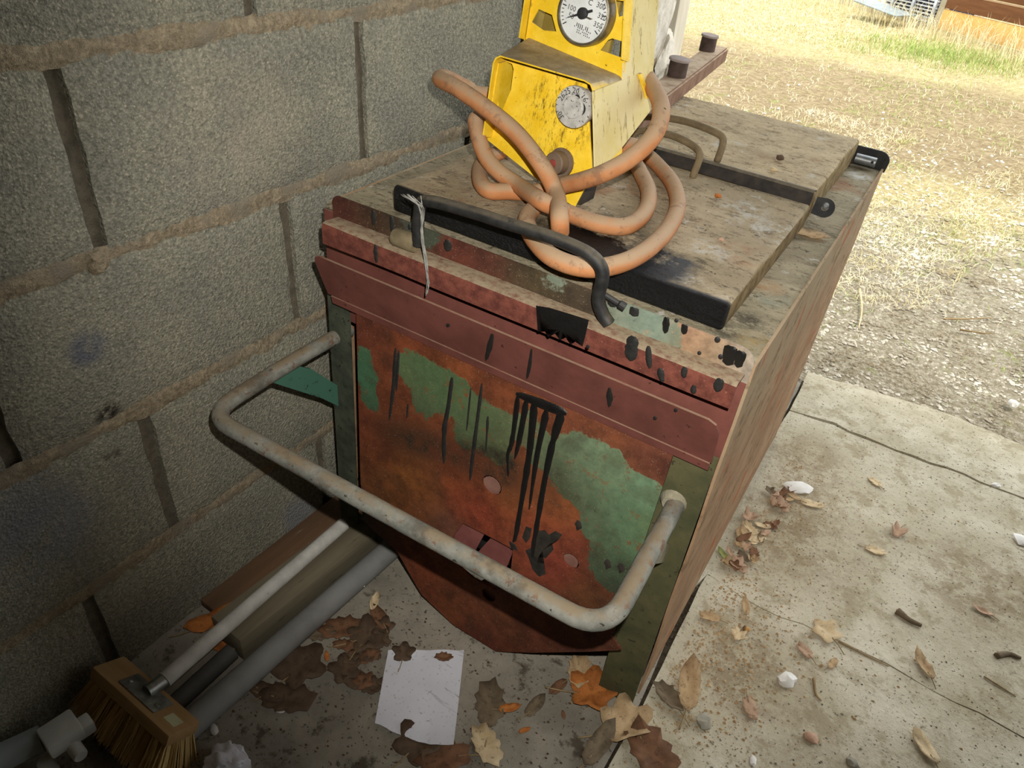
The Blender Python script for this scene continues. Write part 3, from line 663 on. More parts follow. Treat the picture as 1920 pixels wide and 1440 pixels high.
for i, (pts, ws) in enumerate([
 ([(972, 738), (960, 827), (952, 853), (953, 893)], (10, 9, 6, 4)), ([(988, 748), (973, 827), (965, 860)], (12, 10, 4)), ([(1003, 748), (992, 853), (980, 927), (967, 1003), (962, 1016)], (16, 12, 11, 8, 6)),
 ([(1026, 765), (1007, 853), (992, 955)], (13, 10, 5)), ([(1054, 772), (1037, 827), (1020, 907), (1003, 1007), (998, 1045)], (17, 12, 11, 10, 9)),
 ([(742, 652), (738, 720), (730, 787)], (8, 9, 5)), ([(748, 657), (745, 700), (743, 733)], (5, 6, 4)), ([(848, 707), (840, 765), (833, 807), (832, 868)], (9, 8, 11, 6)), ([(904, 718), (887, 850), (881, 900)], (7, 8, 5)),
 ([(765, 757), (763, 783)], (5, 3)), ([(883, 727), (875, 807)], (4, 3)), ([(915, 780), (911, 845)], (6, 3))]):
    ribbon([FP(*q) for q in pts], [w*PX for w in ws], FNn, .0012, M_tar if i < 5 else M_tarDull, fp_, TARN, i)
ribbon([FP(968, 738), FP(1015, 757), FP(1063, 776)], [.012, .022, .014], FNn, .0016, M_tar, fp_, 'tar_smear', 3)
M_flake = simple('dark_stain', lin(34, 32, 28), lin(56, 50, 42), 60, .8, 0, .3, .0006)
def blot(pts, nrm, mat, parent, name='tar_smear', lift=.0006):
    N = Vector(nrm).normalized(); c = sum((Vector(p) for p in pts), Vector())/len(pts); bm = bmesh.new(); cv = bm.verts.new(c+N*lift)
    m = [bm.verts.new(Vector(p).lerp(c, .25)+N*lift) for p in pts]; o_ = [bm.verts.new(Vector(p)-N*.0003) for p in pts]; n = len(pts)
    for k in range(n):
        bm.faces.new((cv, m[k], m[(k+1) % n])); bm.faces.new((m[k], o_[k], o_[(k+1) % n], m[(k+1) % n]))
    return obj(name, bm, mat, parent, True)
blot([FP(*q) for q in ((1008, 992), (1022, 990), (1030, 1000), (1044, 992), (1058, 1000), (1048, 1012), (1036, 1014), (1040, 1030), (1024, 1048), (1008, 1046), (1004, 1062), (1020, 1064), (1024, 1080), (1010, 1086), (996, 1070), (990, 1050), (982, 1032), (996, 1026), (1000, 1008))], FNn, M_flake, fp_)
blot([FP(*q) for q in ((986, 985), (998, 990), (994, 1010), (986, 1020), (978, 1008))], FNn, M_flake, fp_)
blot([FP(*q) for q in ((953, 1013), (966, 1020), (972, 1034), (958, 1030))], FNn, M_flake, fp_)
for q in ((1140, 1058), (1165, 1065), (1085, 985)): blot([FP(q[0]+a*(9 if k % 2 else 6), q[1]+b*(9 if k % 3 else 13)) for k, (a, b) in enumerate(circ((0, 0), 1, 9))], FNn, M_flake, fp_)
PN = Vector((0, -.084, -.028))
def PP(px, py): return LP(px, py, (0, .084, .028), Vector((0, .084, .028)).dot(PO)) - Vector((0, .084, .028)).normalized()*.0004
for i, (pts, ws) in enumerate([([(924, 625), (918, 650), (911, 675)], (5, 9, 5)), ([(997, 653), (993, 685), (988, 709)], (3, 6, 4)), ([(1143, 726), (1143, 745), (1142, 762)], (4, 10, 4))]):
    ribbon([PP(*q) for q in pts], [w*PX for w in ws], PN, .001, M_tarDull, pocket, TARN, i+30)
for q in ((1267, 769), (1102, 650), (1228, 784), (840, 610)): blot([PP(q[0]+a*4, q[1]+b*4) for a, b in circ((0, 0), 1, 7)], PN, M_tarDull, pocket)
LN = Vector((0, -1, .15))
def LE(px, py): return LY(px, py, -.0385)
lb = [LE(*q) for q in ((1005, 573), (1030, 577), (1060, 586), (1104, 600), (1098, 628), (1092, 650), (1080, 640), (1070, 646), (1062, 632), (1050, 638), (1040, 625), (1028, 632), (1018, 616), (1008, 622))]
blot(lb, LN, M_tar, kettle)
for i, (a, b, w) in enumerate([((1216, 648), (1218, 690), 9), ((1238, 690), (1242, 716), 9), ((1285, 688), (1282, 708), 9), ((1352, 710), (1344, 734), 12), ((1188, 630), (1182, 676), 18), ((704, 458), (706, 492), 8), ((1302, 722), (1300, 738), 8)]):
    ribbon([LE(*a), LE((a[0]+b[0])/2-1, (a[1]+b[1])/2), LE(*b)], [w*PX*.6, w*PX, w*PX*.6], LN, .001, M_tarDull, kettle, TARN, i+60)
for i, (a, b, w) in enumerate([((1150, 560), (1146, 574), 17), ((1250, 594), (1247, 624), 9), ((1284, 608), (1282, 626), 9), ((1371, 648), (1364, 684), 17), ((1391, 658), (1383, 688), 13), ((700, 394), (700, 422), 9), ((734, 405), (736, 436), 9), ((768, 420), (768, 430), 6), ((1190, 576), (1188, 592), 14), ((840, 450), (838, 470), 14)]):
    f = lambda q: LY(q[0], q[1], -.0045)
    ribbon([f(a), f(((a[0]+b[0])/2, (a[1]+b[1])/2)), f(b)], [w*PX*.8, w*PX, w*PX*.7], (0, -1, 0), .001, M_tar if i in (1, 2, 3, 4) else M_tarDull, lip, TARN, i+90)
for q, r in (((1351, 669), 5), ((1268, 601), 4), ((1311, 662), 4), ((1345, 637), 6)): blot([LY(q[0]+a*r, q[1]+b*r, -.0045) for a, b in circ((0, 0), 1, 8)], (0, -1, 0), M_tarDull, lip)

# ------------------------------------------------------------------ yellow control box standing on the lid
UA = np.array([-.343, .187, .762])
def uframe(yaw, pitch, roll):
    a, b, c = np.radians([yaw, pitch, roll])
    Rz = np.array([[np.cos(a), -np.sin(a), 0], [np.sin(a), np.cos(a), 0], [0, 0, 1]])
    Rx = np.array([[1, 0, 0], [0, np.cos(b), -np.sin(b)], [0, np.sin(b), np.cos(b)]])
    Ry = np.array([[np.cos(c), 0, np.sin(c)], [0, 1, 0], [-np.sin(c), 0, np.cos(c)]])
    return Rz @ Rx @ Ry
UF = uframe(-3, -5, 3)
UM = KM @ Matrix([list(UF[i])+[UA[i]] for i in range(3)]+[[0, 0, 0, 1]])
def UP(px, py, w=0.0):                  # pixel on the plane w in front of the face sheet -> (u, v)
    n = -UF[:, 1]; P = np.array(LP(px, py, n, n @ UA + w)); d = UF.T @ (P-UA); return (d[0], d[2])
def UQ(px, py, u):                      # pixel on a side sheet u = const -> local point
    n = UF[:, 0]; P = np.array(LP(px, py, n, n @ UA + u)); return Vector(UF.T @ (P-UA))
def UL(px, py, w): return Vector(UA + UF @ np.array([UP(px, py, w)[0], -w, UP(px, py, w)[1]]))   # machine-local point
s = Mt('yellow_paint', .55, 0, .4); n = s.noise(30, 6, .7)
y = s.mix(s.rng(n, .35, .65), lin(232, 190, 30), lin(244, 208, 62))
dirt = s.mt('MULTIPLY', s.rng(s.noise(95, 4, .75), .67, .71), .9)
y = s.mix(dirt, y, lin(66, 50, 22))
KN = None
kp = UP(1075, 201, .005); dd = s.spot((kp[0]-.02, -.006, kp[1]-.012), .03, .080)
scr = s.mt('MULTIPLY', dd, s.rng(s.noise(110, 6, .85, s.stretch((1.6, 1, .5))), .50, .60))
y = s.mix(s.mt('MULTIPLY', scr, .85), y, lin(84, 60, 20))
y = s.mix(s.mt('MULTIPLY', s.rng(s.noise(210, 3, .7), .66, .70), .7), y, lin(60, 46, 24))
dn = s.mt('MULTIPLY', s.rng(s.up(), .35, .7), s.rng(s.noise(40, 5, .7), .08, .34)); y = s.mix(dn, y, s.mix(s.rng(s.noise(55, 5, .7), .3, .7), lin(140, 124, 98), lin(176, 160, 130)))
s.col(y); s.bump(n, .15, .001); M_yel = s.m
s = Mt('faded_yellow_paint', .75, 0, .3); st = s.stretch((1, 2.2, .5)); n = s.noise(36, 6, .75, st)  # whitish daylight on the side sheet put into a paler yellow
y = s.mix(s.rng(s.noise(10, 4), .3, .7), lin(222, 208, 158), lin(208, 190, 118)); y = s.mix(s.rng(n, .56, .64), y, lin(150, 130, 78)); y = s.mix(s.rng(s.noise(60, 4, .8, st), .64, .69), y, lin(70, 60, 40)); s.col(y); M_yelSide = s.m
M_olive = simple('dim_yellow', lin(136, 116, 50), lin(160, 138, 66), 20, .8, 0, .2, .001)
unit = root('control_box', 'yellow sheet metal control box with round temperature gauge standing on the front lid', 'gauge box', mat=UM)
def loc2(pts, w): return [UP(*q, w) for q in pts]
U3, V3 = Vector((1, 0, 0)), Vector((0, 0, 1))
lo = loc2([(936, 110), (1100, 158), (1111, 325), (1078, 388), (1058, 376), (908, 258), (914, 190)], .005)
lh_ = loc2([(942, 112), (960, 120), (963, 130), (958, 168), (942, 206), (935, 203), (932, 160)], .005)
fpl = obj('face_plate', plate_bm(lo, [lh_], (0, -.005, 0), U3, V3, .002, .03), M_yel, unit, 'auto')
w0 = .030
hpts = [UP(*q, w0) for q in ((904, 258), (924, 118), (929, 108), (938, 104), (1096, 150), (1108, 157), (1113, 170), (1117, 326))]
def sheet(name, path, wa, wb, mat, parent, th=.002, n=8):
    bm = bmesh.new(); rows = []
    for k in range(n+1):
        w = wa+(wb-wa)*k/n; rows.append([bm.verts.new((p[0], -w, p[1])) for p in path])
    for a, b in zip(rows, rows[1:]):
        for k in range(len(path)-1): bm.faces.new((a[k], a[k+1], b[k+1], b[k]))
    bmesh.ops.recalc_face_normals(bm, faces=bm.faces[:]); bmesh.ops.solidify(bm, geom=bm.faces[:], thickness=th)
    return obj(name, bm, mat, parent, 'auto')
hb_ = [UP(*q, -.050) for q in ((974, 90), (981, 80), (985, 74), (992, 70), (1154, 138), (1163, 143), (1168, 152))]
hback = [(hpts[0][0], hpts[0][1])]+hb_[1:7]+[(hpts[7][0], hpts[7][1])]
bm = bmesh.new(); rows = []
for k in range(9):
    t = k/8; rows.append([bm.verts.new((a[0]*(1-t)+b[0]*t, -(w0+(-.052-w0)*t), a[1]*(1-t)+b[1]*t)) for a, b in zip(hpts, hback)])
for a, b in zip(rows, rows[1:]):
    for k in range(7): bm.faces.new((a[k], a[k+1], b[k+1], b[k]))
bmesh.ops.recalc_face_normals(bm, faces=bm.faces[:]); bmesh.ops.solidify(bm, geom=bm.faces[:], thickness=.002); obj('hood', bm, M_yel, unit, 'auto')
uR = max(max(p[0] for p in hpts[4:]), hback[6][0]) + .0035
uL = min(p[0] for p in hpts[:4])
wp = -.050
SN = Vector((1, 0, (hpts[7][0]-hpts[6][0])/(hpts[6][1]-hpts[7][1]))); SD = hpts[7][0]+SN.z*hpts[7][1]+.0065
def US(px, py, off=0.0):                # pixel on the slanting right-hand sheet
    n = UF @ np.array(SN); P = np.array(LP(px, py, n, n @ UA + SD + off)); return Vector(UF.T @ (P-UA))
sp_ = [US(*q) for q in ((1116, 326), (1112, 172), (1111, 166), (1168, 150), (1171, 100), (1177, 0), (1180, -60), (1240, -60), (1234, 20), (1224, 140), (1221, 206), (1160, 285))]
sp_[2] = sp_[1].lerp(sp_[3], .15); YB1 = sp_[9].y-.012
sd = poly_plate('side_plate', sp_, (-.002, 0, 0), M_yelSide, unit)
tb = [US(*q, .001) for q in ((1195, 138), (1200, 136), (1214, 178), (1210, 184))]
poly_plate('side_tab', tb, (.004, 0, 0), M_yel, sd)
uo = loc2([(982, 76), (1169, 156), (1172, 100), (1178, 0), (1182, -70), (1004, -70), (992, 0)], wp)
vent1 = loc2([(1010, 17), (1035, 28), (1043, 59), (1020, 57), (997, 41)], wp); vent2 = loc2([(1154, 0), (1170, 2), (1171, 28), (1160, 32)], wp); vent3 = loc2([(1140, 75), (1148, 72), (1168, 78), (1165, 108), (1126, 94)], wp)
obj('gauge_plate', plate_bm(uo, [vent1, vent2, vent3], (0, -wp, 0), U3, V3, .002, .03), M_yel, unit, 'auto')
ul2 = loc2([(982, 76), (1004, -70)], wp); ur2 = loc2([(1170, 116), (1181, -70)], wp)
for (a, b), dx in ((ul2, -.001), (ur2, .001)):
    poly_plate('edge_flange', [(a[0]+dx, -wp+.01, a[1]), (a[0]+dx, -wp-.014, a[1]+.004), (b[0]+dx, -wp-.014, b[1]), (b[0]+dx, -wp+.01, b[1])], (.0022, 0, 0), M_yel, unit)
# inside of the case, seen through the vents
bmn = bmesh.new(); add_box(bmn, (uL+.004, .036, .03), (hpts[6][0]-.012, .050, hpts[3][1]-.004), .001); obj('case_back', bmn, M_olive, unit, 'auto')
bmn = bmesh.new(); add_box(bmn, (ul2[0][0]+.012, .075, hpts[3][1]), (ur2[1][0]-.012, .085, ul2[1][1]-.004), .001); obj('case_back', bmn, M_olive, unit, 'auto')
poly_plate('case_side', [(ul2[0][0]+.001, -wp, ul2[0][1]), (ul2[0][0]+.001, .10, ul2[0][1]), (ul2[1][0]+.001, .10, ul2[1][1]-.004), (ul2[1][0]+.001, -wp, ul2[1][1]-.004)], (.002, 0, 0), M_olive, unit)
poly_plate('case_top', [(ul2[1][0]+.002, -wp-.002, ul2[1][1]-.002), (ur2[1][0]-.002, -wp-.002, ur2[1][1]-.002), (ur2[1][0]-.004, .10, ur2[1][1]-.004), (ul2[1][0]+.004, .10, ul2[1][1]-.004)], (0, 0, -.002), M_yel, unit)
poly_plate('case_side', [(uL+.002, -.02, hpts[0][1]), (uL+.002, .06, hpts[0][1]-.01), (uL+.002, .06, hpts[2][1]), (hpts[1][0]+.002, -.02, hpts[1][1])], (.002, 0, 0), M_yel, unit)
box('foot', (-.06, .012, -.012), (uR-.035, .055, .030), M_darkIron, unit, .002)
# gauge
gc = UP(1097.5, 25, wp+.012); gr = abs(UP(1147, 28, wp+.012)[0]-UP(1046, 22, wp+.012)[0])/2
M_chrome = simple('tarnished_ring', lin(150, 142, 122), lin(110, 102, 86), 60, .4, .7, .3, .0006)
M_dial = simple('dial_white', lin(226, 228, 224), lin(206, 208, 204), 30, .45, 0, 0, 0, (lin(150, 150, 146), .68))
M_ink = simple('dial_ink', (.02, .02, .02), (.035, .035, .035), 20, .6, 0, 0)
ga = lathe('temperature_gauge', (gc[0], -wp, gc[1]), (0, -1, 0), [(0, gr*1.0), (.014, gr), (.019, gr*.97), (.020, gr*.90), (.017, gr*.885), (.016, gr*.5)], M_chrome, unit, 48)
GO = Vector((gc[0], -wp-.0172, gc[1]))
obj('dial_face', plate_bm(circ((0, 0), gr*.89, 48), [], GO, U3, V3, .001), M_dial, ga, 'auto')
def gpt(px, py): q = UP(px, py, wp+.0175); return (q[0]-gc[0], q[1]-gc[1])
for t, q, sz in (('100', (1072, 15), .0098), ('50', (1071, 30), .0098), ('°C', (1105, 4), .0105), ('300', (1127, 12), .0098), ('320', (1129, 32), .0098), ('350', (1121, 48), .0098)):
    text_mesh(t, sz, GO, U3, V3, gpt(*q), M_ink, 'dial_text', ga, -.12)
for k, (w_, q) in enumerate(((.024, (1091, 50)), (.030, (1093, 56)), (.020, (1093, 61)), (.024, (1094, 66)))):
    o_ = gpt(*q); n_ = int(w_/.0028)
    bm = bmesh.new()
    for i in range(n_):
        if (i*7+k*3) % 5 == 0: continue
        x = o_[0]-w_/2+w_*i/n_; h = .0046 if k == 0 else .0016; z = o_[1]-(x-o_[0])*.12
        add_box(bm, GO+Vector((x, -.0004, z-h/2)), GO+Vector((x+.0011, -.0002, z+h/2)))
    obj('dial_text', bm, M_ink, ga)
bm = bmesh.new()
for k in range(31):
    a = math.radians(215-k*(250/30)); L = .16 if k % 5 == 0 else .09; r1 = gr*.84; r0 = r1-gr*L
    d = Vector((math.cos(a), 0, math.sin(a))); t = Vector((-d.z, 0, d.x))*(.0007 if k % 5 == 0 else .00045)
    bm.faces.new([bm.verts.new(GO+Vector((0, -.0006, 0))+d*r+t*sg) for r, sg in ((r0, 1), (r1, 1), (r1, -1), (r0, -1))])
obj('dial_scale', bm, M_ink, ga)
a = gpt(1062, 34); b = gpt(1113, 20)
bm = bmesh.new()
pa, pb = Vector((a[0], -.003, a[1])), Vector((b[0], -.003, b[1])); t = (pb-pa).normalized().cross(Vector((0, 1, 0)))
vs = [bm.verts.new(GO+p) for p in (pa, t*.0022+Vector((0, -.003, 0)), pb+t*.0016, pb-t*.0016, -t*.0022+Vector((0, -.003, 0)))]
bm.faces.new(vs); r = bmesh.ops.extrude_face_region(bm, geom=bm.faces[:], use_keep_orig=True)
for v in [q for q in r['geom'] if isinstance(q, bmesh.types.BMVert)]: v.co.y -= .0008
add_cyl(bm, GO, (0, -1, 0), [(0, .0075), (.005, .0075), (.006, .006)], 20)
obj('gauge_needle', bm, M_ink, ga, 'auto')
a = gpt(1110, 35); poly_plate('gauge_pointer', [GO+Vector(q) for q in ((.002, -.001, -.002), (a[0]+.002, -.001, a[1]), (a[0]-.002, -.001, a[1]-.002), (-.001, -.001, -.004))], (0, -.0005, 0), M_chrome, ga)
# dial knob
kc = UP(1075, 201, .022); kr = abs(UP(1109, 207, .022)[0]-UP(1042, 196, .022)[0])/2
M_alu = simple('scuffed_aluminium', lin(222, 220, 212), lin(178, 176, 168), 45, .35, .25, .2, .0005, (lin(70, 66, 60), .62))
kb = lathe('dial_knob', (kc[0], -.004, kc[1]), (0, -1, 0), [(0, kr*.9), (.010, kr*.97), (.016, kr), (.019, kr*.97), (.0195, kr*.55), (.021, kr*.5)], M_alu, unit, 40)
KO = Vector((kc[0], -.004-.0193, kc[1]))
for t, ang in (('20', 92), ('16', 50), ('25', 128), ('30', 225), ('26', 158)):
    a = math.radians(ang); text_mesh(t, .0105, KO, U3, V3, (math.cos(a)*kr*.76, math.sin(a)*kr*.76), M_ink, 'knob_text', kb, a-math.pi/2)
bm = bmesh.new()
for r0, a0, a1 in ((.62, -20, 35), (.56, 60, 92)):
    pr = None
    for k in range(13):
        a = math.radians(a0+(a1-a0)*k/12); th = .10*math.sin(math.pi*k/12)+.01
        q = [bm.verts.new(KO+Vector((math.cos(a)*kr*r, -.0008, math.sin(a)*kr*r))) for r in (r0, r0+th)]
        if pr: bm.faces.new((pr[0], q[0], q[1], pr[1]))
        pr = q
for k in range(11):
    a = math.radians(20+k*21); d = Vector((math.cos(a), 0, math.sin(a))); t = Vector((-d.z, 0, d.x))*.0005
    bm.faces.new([bm.verts.new(KO+Vector((0, -.0005, 0))+d*r*kr+t*sg) for r, sg in ((.88, 1), (.96, 1), (.96, -1), (.88, -1))])
obj('knob_scale', bm, M_ink, kb)
pc = UP(1053, 305, .005)
M_plug = simple('brown_plastic', lin(96, 80, 66), lin(120, 102, 84), 30, .6, 0, .1, .0005)
pl = lathe('indicator_plug', (pc[0], -.004, pc[1]), (-.12, -1, .05), [(0, .0215), (.004, .0215), (.0045, .0165), (.020, .0165), (.022, .0145)], M_plug, unit, 28)
lathe('indicator_lens', Vector((pc[0], -.004, pc[1]))+Vector((-.12, -1, .05)).normalized()*.0225, (-.12, -1, .05), [(0, .006), (.002, .005)], simple('dull_red', lin(120, 50, 42), lin(140, 66, 56), 30, .6, 0, 0), pl, 12)

# ------------------------------------------------------------------ orange hose
s = Mt('orange_hose', .75, 0, .3); n = s.noise(22, 5, .65)
c = s.mix(s.rng(n, .35, .65), lin(178, 116, 70), lin(188, 132, 88)); d = s.mt('MULTIPLY', s.rng(s.up(), .05, .75), s.rng(s.noise(30, 5, .7), .15, .5))
c = s.mix(s.mt('MULTIPLY', d, .8), c, lin(164, 144, 116)); c = s.mix(s.mt('MULTIPLY', s.rng(s.noise(34, 5, .75), .54, .66), .55), c, lin(120, 92, 72)); c = s.mix(s.rng(s.noise(120, 3), .70, .74), c, lin(70, 52, 40)); s.col(c); s.bump(n, .1, .001); M_hose = s.m
HR = .0125; zt = .762+HR
def hu(px, py, w): return UL(px, py, w)
def hz(px, py, z=zt): return LZ(px, py, z)
A = [hz(1050, 437, zt+.004), hz(1049, 408, zt+.028), hu(1043, 365, .074), hu(1018, 314, .070), hu(968, 250, .064), hu(905, 198, .060), hu(855, 164, .052), hu(826, 149, .035), hu(836, 146, .005), hu(874, 164, -.03), hu(914, 178, -.05)]
ub = lambda u, y, v: Vector(UA+UF @ np.array([u, y, v]))
uRr = uR
A += [ub(uL+.06, .155, .13), ub(uR-.06, .165, .145)]
s4 = [hu(1207, 142, -.16), hu(1224, 164, -.12), hu(1240, 203, -.05), hu(1228, 250, -.01), hu(1186, 294, .02), hu(1124, 328, .046), hu(1055, 348, .026)]
A += s4 + [hz(1000, 361, zt), hz(955, 359, zt), hz(918, 358, zt), hz(901, 340, zt), hz(901, 312, zt), hz(915, 296, zt), hz(950, 280, zt)]
Bp = [hz(960, 262, zt+.02), hu(900, 224, .0), hu(893, 238, .02), hu(908, 288, .034), hu(935, 322, .042), hu(975, 350, .050), hz(1014, 376, zt+.026), hz(1040, 389, zt+.016), hz(1064, 399, zt), hz(1120, 419, zt), hz(1174, 424, zt), hz(1209, 398, zt), hz(1216, 360, zt), hz(1200, 322, zt), hz(1186, 300, zt), hz(1172, 290, zt+.004), hz(1168, 276, zt+.016), hz(1186, 272, zt+.02), hz(1204, 284, zt+.008), hz(1232, 308, zt), hz(1262, 346, zt), hz(1270, 390, zt), hz(1242, 442, zt), hz(1184, 486, zt), hz(1110, 503, zt), hz(1042, 486, zt), hz(1004, 452, zt), hz(988, 420, zt), hz(990, 404, zt), hz(998, 394, zt)]
bm = bmesh.new(); add_tube(bm, catmull(A, 7), HR, 14); add_tube(bm, catmull(Bp, 7), HR, 14)
for v in bm.verts: v.co = KM @ v.co
hose = obj('hose', bm, M_hose, None, True); tag(hose, 'dusty orange rubber hose looped around the yellow control box on the lid', 'hose'); recenter(hose)

# ------------------------------------------------------------------ rusty rail with two studs, silver cobweb
M_railRust = simple('brown_rust', lin(118, 86, 66), lin(148, 116, 94), 25, .9, .0, .5, .002, (lin(84, 60, 48), .62), (lin(192, 172, 146), 1.0))
M_cap = simple('dusty_cap', lin(172, 158, 152), lin(150, 136, 130), 40, .8, 0, .2, .0005)
M_studDark = simple('dark_rust', lin(70, 56, 50), lin(92, 76, 68), 40, .7, .1, .4, .001, None, (lin(150, 138, 134), .9))
rz = .815
a, b = LZ(1205, 190, rz), LZ(1350, 84, rz); a2, b2 = LZ(1262, 183, rz-.02), LZ(1352, 100, rz-.02)
ax_ = (b-a).normalized()
rail = root('rusty_rail', 'rusty brown steel rail with two round studs lying behind the yellow box', 'rail', mat=KM @ Matrix.Translation(Vector(((a.x+b.x)/2, (a.y+b.y)/2, .778))))
L2 = Vector(((a.x+b.x)/2, (a.y+b.y)/2, .778))
y0_, y1_ = a.y-.10, b.y-.01
xm = lambda y: a.x+(b.x-a.x)*(y-a.y)/(b.y-a.y)
hw = .027
q = [Vector((xm(y0_)-hw, y0_, rz)), Vector((xm(y0_)+hw, y0_, rz)), Vector((xm(y1_)+hw, y1_, rz)), Vector((xm(y1_)-hw, y1_, rz))]
bm = bmesh.new()
lowv = [bm.verts.new(Vector((p.x, p.y, .778))-L2) for p in q]; topv = [bm.verts.new(p-L2) for p in q]
bm.faces.new(lowv[::-1]); bm.faces.new(topv)
for k in range(4): bm.faces.new((lowv[k], lowv[(k+1) % 4], topv[(k+1) % 4], topv[k]))
bmesh.ops.bevel(bm, geom=bm.edges[:], offset=.004, segments=2, affect='EDGES')
obj('beam', bm, M_railRust, rail, 'auto')
for (px, py), r in (((1268, 143), .021), ((1325, 95), .020)):
    p = LZ(px, py, rz)-L2
    st_ = lathe('stud', p-Vector((0, 0, .001)), (0, 0, 1), [(0, r), (.030, r*.98), (.034, r*.95)], M_studDark, rail, 28)
    lathe('stud_cap', p+Vector((0, 0, .033)), (.05, 0, 1), [(0, r*1.12), (.004, r*1.12), (.005, r*1.05)], M_cap, st_, 28)
M_web = simple('cobweb_grey', lin(120, 118, 110), lin(160, 158, 150), 90, 1, 0, 0)
bm = bmesh.new()
for k in range(9):
    o = [rnd.uniform(-7, 7) for _ in range(4)]
    pts = [LY(770+o[0]*3, 366+o[1]*.4, -.030), LY(790+o[1]*.7, 390, -.031), LY(792+o[2]*.7, 440, -.031), LY(799+o[3]*.5, 490, -.040), LY(803+o[0]*.4, 530+o[1], -.050), LY(800+o[2]*.7, 552+o[3], -.050)]
    add_tube(bm, catmull(pts[:rnd.choice((4, 6, 6, 5))], 7), lambda t: .0011*(.5+abs(nz(t*9, k))*1.6), 4, True, .5, .6)
for v in bm.verts: v.co = KM @ v.co
cw = obj('cobweb', bm, M_web, None, True); tag(cw, 'grey dusty cobweb strand hanging from the black lid handle over the red ledge', 'cobweb'); recenter(cw)

# ------------------------------------------------------------------ things lying in the dark corner by the wall
M_bristle = simple('yellow_bristle', lin(176, 146, 92), lin(206, 176, 116), 60, .8, 0, .4, .001, None, None, .3, (1, 1, .1))
M_brushWood = simple('brush_wood', lin(150, 118, 76), lin(176, 142, 96), 12, .7, 0, .2, .0006, None, None, .3, (.3, 3, 3))
M_white = simple('chipped_white_paint', lin(172, 170, 162), lin(196, 194, 186), 30, .6, 0, .2, .0005, (lin(70, 66, 58), .67))
M_zinc = simple('zinc_bracket', lin(120, 122, 118), lin(170, 172, 168), 50, .35, .8, .2, .0004)
BO = Vector((.132, .262, .070)); th_ = math.radians(30)
BM_ = Matrix.Translation(BO) @ Matrix.Rotation(math.radians(0), 4, 'Z') @ Matrix.Rotation(-th_, 4, 'X')
broom = root('broom', 'wooden broom with yellowish bristles and white painted handle lying along the block wall', 'broom', mat=Matrix.Translation((BO.x, BO.y, 0)))
BL = Matrix.Translation((0, 0, BO.z)) @ Matrix.Rotation(-th_, 4, 'X')
hb = box('brush_block', (-.098, -.029, -.011), (.098, .029, .011), M_brushWood, broom, .004, BL)
bm = bmesh.new()
for _ in range(46):
    bx, by = rnd.uniform(-.0058, .0058), rnd.uniform(-.0058, .0058); L = .062+rnd.uniform(-.004, .004); fx, fy = bx*1.1+rnd.uniform(-.002, .002), by*1.1+rnd.uniform(-.002, .002)
    t = .0008; vs = [bm.verts.new((bx+dx*t, by+dy*t, 0)) for dx, dy in ((-1, -1), (1, -1), (0, 1))]; ve = [bm.verts.new((bx+fx+dx*t*.7, by+fy+dy*t*.7, -L)) for dx, dy in ((-1, -1), (1, -1), (0, 1))]
    for k in range(3): bm.faces.new((vs[k], vs[(k+1) % 3], ve[(k+1) % 3], ve[k]))
tuft = bpy.data.meshes.new('bristle_tuft'); bm.to_mesh(tuft); bm.free(); tuft.materials.append(M_bristle)
for i in range(17):
    for j in range(5):
        o = link(bpy.data.objects.new('bristle_tuft', tuft), broom)
        fx = (i-8)/8; fy = (j-2)/2
        o.matrix_local = BL @ Matrix.Translation((fx*.089, fy*.021, -.010)) @ Matrix.Rotation(fx*-.16+rnd.uniform(-.04, .04), 4, 'Y') @ Matrix.Rotation(fy*.22+rnd.uniform(-.04, .04), 4, 'X') @ Matrix.Rotation(rnd.uniform(0, 6), 4, 'Z')
bk = box('handle_bracket', (-.045, -.018, .0112), (.045, .018, .0135), M_zinc, broom, .001, BL)
for x in (-.034, .034): lathe('screw', BL @ Vector((x, -.004, .0130)), BL.to_3x3() @ Vector((0, 0, 1)), [(0, .005), (.002, .004), (.003, .0015)], M_zinc, bk, 10)
hs = FZ(300, 1282, .075)-Vector((BO.x, BO.y, 0)); he_ = FZ(636, 990, .0775)-Vector((BO.x, BO.y, 0))
tube('handle_socket', [BL @ Vector((hs.x, .002, .012)), hs+(he_-hs).normalized()*.006, hs+(he_-hs).normalized()*.02], .012, M_zinc, broom, 16)
hd = (he_-hs)
tube('broom_handle', [hs+hd*.02, hs+hd*.5, he_+hd*.03], .0138, M_white, broom, 16)
box('price_sticker', (.060, -.012, .0108), (.086, .006, .0115), simple('pale_sticker', lin(186, 184, 140), lin(200, 198, 160), 30, .6, 0, 0), broom, 0, BL)

# flat board, timber, pipes
M_board = simple('brown_board', lin(84, 64, 46), lin(108, 82, 60), 10, .9, 0, .4, .001, (lin(120, 110, 90), .64), None, .2, (2, .2, 2))
t = box('board', (.002, .455, .0), (.078, 1.25, .018), M_board, None, .002); tag(t, 'flat brown wooden board lying against the foot of the block wall', 'board'); recenter(t)
M_timber = simple('grey_timber', lin(96, 88, 70), lin(120, 112, 92), 9, .92, 0, .5, .0015, (lin(70, 62, 50), .64), None, .2, (2.5, .2, 2.5))
m = Matrix.Translation((.121, .425, 0)) @ Matrix.Rotation(math.radians(-2.5), 4, 'Z')
t = box('timber_beam', (-.040, 0, .002), (.040, .335, .062), M_timber, None, .003, m); tag(t, 'short grey squared timber beam lying between broom handle and thick grey pipe', 'timber'); recenter(t)
M_pipe = simple('grey_plastic_pipe', lin(112, 112, 108), lin(134, 134, 130), 8, .6, 0, .1, .0005, (lin(90, 84, 76), .70))
